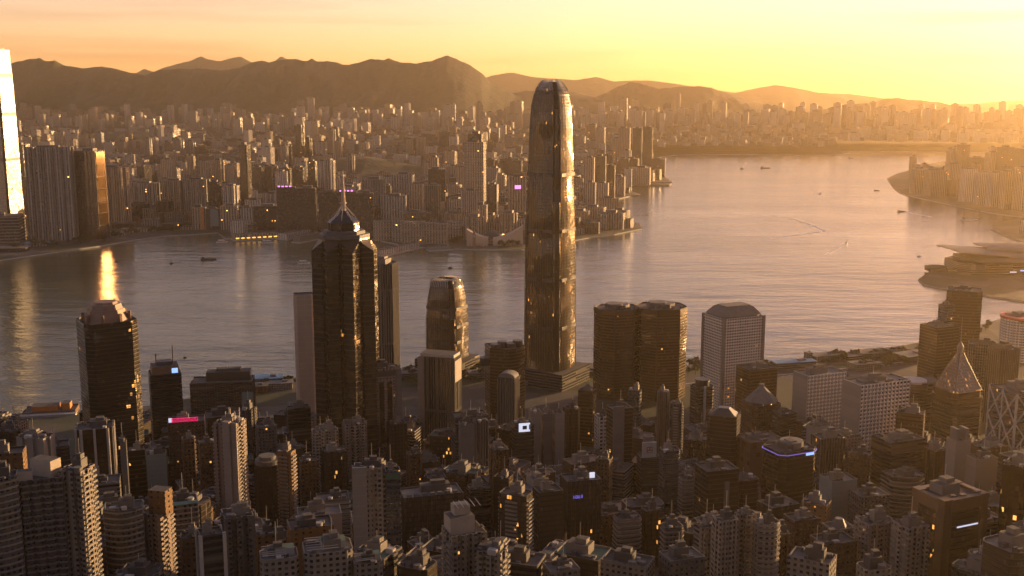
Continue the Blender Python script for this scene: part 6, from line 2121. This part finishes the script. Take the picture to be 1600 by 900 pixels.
for (px, py, w, d_, h, rot, mat, rf, lab) in ((1240, 574, 60, 18, 9, 14, 'bands', 'blue_roof', 'long blue-grey pier shed at the water behind the smaller white hotel'), (1262, 569, 9, 9, 17, 14, 'cream', 'roof_pale', 'little square pier tower glowing gold at the end of the long shed'),
                                        (1290, 562, 46, 22, 8, 20, 'grey', 'roof_pale', 'flat pier hall with a pale roof, second along the promenade'), (1330, 560, 30, 24, 6, 20, 'bands', 'roof_pale', 'small terrace pavilion on the promenade lawn'),
                                        (1362, 556, 50, 26, 7, 22, 'grey', 'roof', 'brown roofed low pavilion beside the promenade trees'), (1395, 553, 40, 20, 7, 24, 'bands', 'roof_pale', 'white roofed low pavilion near the dark stepped tower'),
                                        (1350, 575, 40, 22, 8, 20, 'cream', 'roof_pale', 'long shed with a lit end behind the larger white hotel'), (1425, 562, 44, 30, 9, 24, 'grey', 'roof_pale', 'broad pale roofed hall tucked behind the curved banded block'),
                                        (418, 600, 40, 24, 10, 10, 'teal', 'blue_roof', 'blue roofed waterfront shed near the slim brown-pink tower'), (437, 606, 34, 20, 8, 10, 'cream', 'roof_pale', 'cream waterfront shed beside the blue roofed one'),
                                        (400, 612, 30, 20, 9, 10, 'ochre', 'roof', 'lamp-lit ochre shed by the wide waterfront slab'), (640, 590, 40, 26, 9, 12, 'bands', 'roof_pale', 'pale roofed hall by the trees beside the squat spiky tower'),
                                        (752, 590, 36, 22, 9, 12, 'bands', 'roof_pale', 'white low hall between the squat spiky tower and the bronze curved one'), (918, 585, 40, 20, 6, 12, 'cream', 'roof_pale', 'low white stand by the lawn beside the tallest skyscraper'),
                                        (1505, 520, 60, 26, 8, 30, 'grey', 'roof_pale', 'pale hall by the inlet behind the tall gold-glinting tower')):
    shed('waterfront_shed', lab, px, py, w, d_, h, rot, mat, rf)

# waterfront road with kerbs and lane paint, and lawns
def strip(name, pts, w, z, mat):
    Q = [atz(x, y, z) for x, y in pts]
    mb = MB()
    for i in range(len(Q) - 1):
        e = (Q[i + 1] - Q[i]).normalized()
        n_ = Vector((-e.y, e.x, 0)) * w
        mb.face([Q[i] - n_, Q[i + 1] - n_, Q[i + 1] + n_, Q[i] + n_], None, 0)
    return tag(mb.build(name, M[mat]), kind='structure')


RD = [(1060, 603), (1130, 596), (1200, 590), (1280, 582), (1360, 574), (1430, 566)]
strip('waterfront_road', RD, 9, 3.404, 'asphalt')
strip('pavement', [(x, y - 2.5) for x, y in RD], 1.6, 3.52, 'kerb')
Q = [atz(x, y, 3.41) for x, y in RD]
mb = MB()
for i in range(len(Q) - 1):
    e = Q[i + 1] - Q[i]
    L = e.length
    e.normalize()
    n_ = Vector((-e.y, e.x, 0)) * .25
    s = 0
    while s < L - 4:
        a, b_ = Q[i] + e * s, Q[i] + e * (s + 4)
        mb.face([a - n_, b_ - n_, b_ + n_, a + n_], None, 0)
        s += 11
tag(mb.build('lane_marking', M['lane']), kind='structure')
for pl in ([(1300, 570), (1350, 566), (1400, 556), (1440, 548), (1440, 556), (1380, 568), (1310, 577)], [(904, 588), (930, 586), (930, 600), (905, 602)], [(1075, 575), (1108, 575), (1108, 584), (1075, 584)], [(610, 582), (660, 580), (660, 600), (610, 602)]):
    mb = MB()
    P = [tuple(atz(x, y, 3.41)) for x, y in pl]
    ar = sum(P[i][0] * P[(i + 1) % len(P)][1] - P[(i + 1) % len(P)][0] * P[i][1] for i in range(len(P)))
    mb.face(P if ar > 0 else P[::-1], None, 0)
    tag(mb.build('lawn', M['lawn']), kind='structure')

# ------------------------------------------------------------------ trees
def tree_proto(seed, mat, h=13.0):
    r = random.Random(seed)
    root = bpy.data.objects.new('tree', None)
    COL.objects.link(root)
    tb = MB()
    tb.cyl(0, 0, 0, .38, h * .5, r1=.2, n=7)
    tips = []
    for k in range(7):
        a = k * 2.4 + r.uniform(-.4, .4)
        z0 = h * r.uniform(.25, .48)
        q = Vector((math.cos(a) * h * r.uniform(.16, .34), math.sin(a) * h * r.uniform(.16, .34), h * r.uniform(.5, .85)))
        tb.bar((0, 0, z0), q, .14, n=4)
        tips.append(q)
    tips.append(Vector((0, 0, h * .86)))
    tb.build('trunk', M['bark'], root)
    cb = MB()
    for q in tips:
        cr = h * r.uniform(.13, .21)
        for _ in range(46):
            d = Vector((r.gauss(0, 1), r.gauss(0, 1), r.gauss(0, .7)))
            d = d.normalized() * cr * r.uniform(.35, 1.05)
            c = q + d
            s = r.uniform(.45, .95)
            u = Vector((r.gauss(0, 1), r.gauss(0, 1), r.gauss(0, 1))).normalized()
            w = u.cross(Vector((r.gauss(0, 1), r.gauss(0, 1), r.gauss(0, 1)))).normalized()
            cb.face([c + u * s, c + w * s, c - u * s, c - w * s], None, 0)
    cb.build('crown', M[mat], root)
    return root


PROT = [tree_proto(3, 'leaf'), tree_proto(8, 'leaf_dark', 15), tree_proto(21, 'leaf', 11), tree_proto(30, 'leaf_dark', 12)]
used = set()
trr = random.Random(9)


def put_tree(x, y, z, s, label, group):
    i = trr.randrange(4)
    src = PROT[i]
    if i not in used:
        used.add(i)
        o = src
    else:
        o = src.copy()
        COL.objects.link(o)
        for ch in list(src.children):
            c = ch.copy()
            COL.objects.link(c)
            c.parent = o
    o.location = (x, y, z)
    o.rotation_euler.z = trr.uniform(0, 6.28)
    o.scale = (s, s, s * trr.uniform(.85, 1.1))
    tag(o, label, 'tree', group)


TG = (((612, 580), (665, 604), 14, 'tree in the shady clump beside the squat spiky tower', 1.0), ((735, 577), (762, 596), 9, 'tree in the clump between the squat spiky tower and the bronze curved tower', 1.0), ((1074, 572), (1108, 584), 9, 'tree in the clump between the bronze pair and the round-windowed tower', 1.05),
      ((1290, 562), (1440, 552), 26, 'tree along the harbour promenade behind the white hotels', .9), ((1340, 574), (1440, 564), 16, 'tree on the promenade lawn behind the white hotels', .9), ((1180, 575), (1215, 572), 6, 'tree at the water beside the round-windowed tower', .9),
      ((388, 606), (466, 598), 14, 'tree by the sheds near the slim brown-pink tower', .9), ((1480, 530), (1560, 508), 8, 'tree by the inlet behind the tall gold-glinting tower', .9))
for (a, b_, n_, lab, s) in TG:
    k = 0
    for _ in range(400):
        if k >= n_:
            break
        t_ = trr.random()
        px = a[0] + (b_[0] - a[0]) * t_
        py = a[1] + (b_[1] - a[1]) * (t_ if abs(b_[0] - a[0]) > 60 else trr.random()) + trr.uniform(-2, 5)
        q = atz(px, py, 3.4)
        if any(math.hypot(q.x - bb[0], q.y - bb[1]) < .42 * max(bb[2], bb[3]) for bb in BUILT):
            continue
        put_tree(q.x, q.y, 3.4, s * trr.uniform(.75, 1.25), lab, lab.replace('tree', 'trees', 1))
        k += 1
# the dark wood at the corner of the picture
k = 0
for _ in range(1500):
    if k >= 60:
        break
    px, py = trr.uniform(1535, 1660), trr.uniform(778, 868)
    y0 = trr.uniform(640, 960)
    q = aty(px, py, y0)
    x = q.x
    y = y0
    z = ground_z(x, y)
    ppx, ppy = project((x, y, z + 8))
    if not (1530 < ppx < 1680 and 775 < ppy < 900):
        continue
    if any(math.hypot(x - bb[0], y - bb[1]) < .55 * max(bb[2], bb[3]) for bb in BUILT):
        continue
    put_tree(x, y, z - .5, trr.uniform(1.0, 1.7), 'dark tree of the small wood behind the gold-rimmed corner block', 'trees of the small dark wood')
    k += 1
print('wood', k)
for (a, b_, n_, lab) in (((96, 388), (215, 372), 26, 'tree in the green strip across the water below the wide blue-grey slab'), ((5, 395), (90, 388), 12, 'tree on the bank across the water below the sunlit supertall'), ((706, 384), (726, 376), 9, 'tree in the clump before the peach block across the water'),
                         ((226, 368), (296, 364), 14, 'tree on the quay across the water beside the ferry terminal'), ((770, 388), (812, 387), 8, 'tree at the foot of the tan halls across the water')):
    for k in range(n_):
        t_ = trr.random()
        q = atz(a[0] + (b_[0] - a[0]) * t_, a[1] + (b_[1] - a[1]) * t_ - trr.uniform(1, 8 if b_[0] < 300 else 2), 3.3)
        if not inside(KPOLY, q.x, q.y):
            continue
        put_tree(q.x, q.y, 3.3, trr.uniform(1.0, 1.6), lab, lab.replace('tree', 'trees', 1))
# low buildings on the reclaimed bank across the water
for (px, py, w, d_, h, mat, rf, lab) in ((20, 392, 70, 40, 9, 'k_dark', 'roof_pale', 'low dark hall on the bank below the sunlit supertall'), (60, 384, 60, 30, 8, 'k_grey', 'blue_roof', 'blue roofed low hall below the wide blue-grey slab'), (118, 372, 46, 30, 10, 'k_tan', 'roof_pale', 'low block with a lamp behind the green strip'),
                                   (140, 366, 60, 34, 12, 'brown', 'roof', 'reddish podium below the dark bronze twin-shaft tower'), (170, 368, 90, 30, 8, 'k_apt', 'roof_pale', 'long pale roofed shed behind the green strip'), (215, 362, 80, 30, 9, 'k_apt', 'roof_pale', 'second long pale shed nearer the yellow blocks'),
                                   (195, 356, 60, 40, 14, 'k_dark', 'roof', 'dark low block under the grey-brown slab'), (236, 352, 46, 34, 18, 'k_grey', 'roof_pale', 'white topped mid block below the dark wall of flats'), (270, 358, 50, 34, 16, 'k_dark', 'roof', 'dark mid block below the dark wall of flats'),
                                   (300, 358, 60, 30, 9, 'k_tan', 'roof', 'lamp-lit quay shed beside the ferry terminal'), (610, 392, 30, 20, 8, 'k_apt', 'roof_pale', 'small block at the root of the long finger pier')):
    shed('waterfront_shed', lab, px, py, w, d_, h, 8, mat, rf)
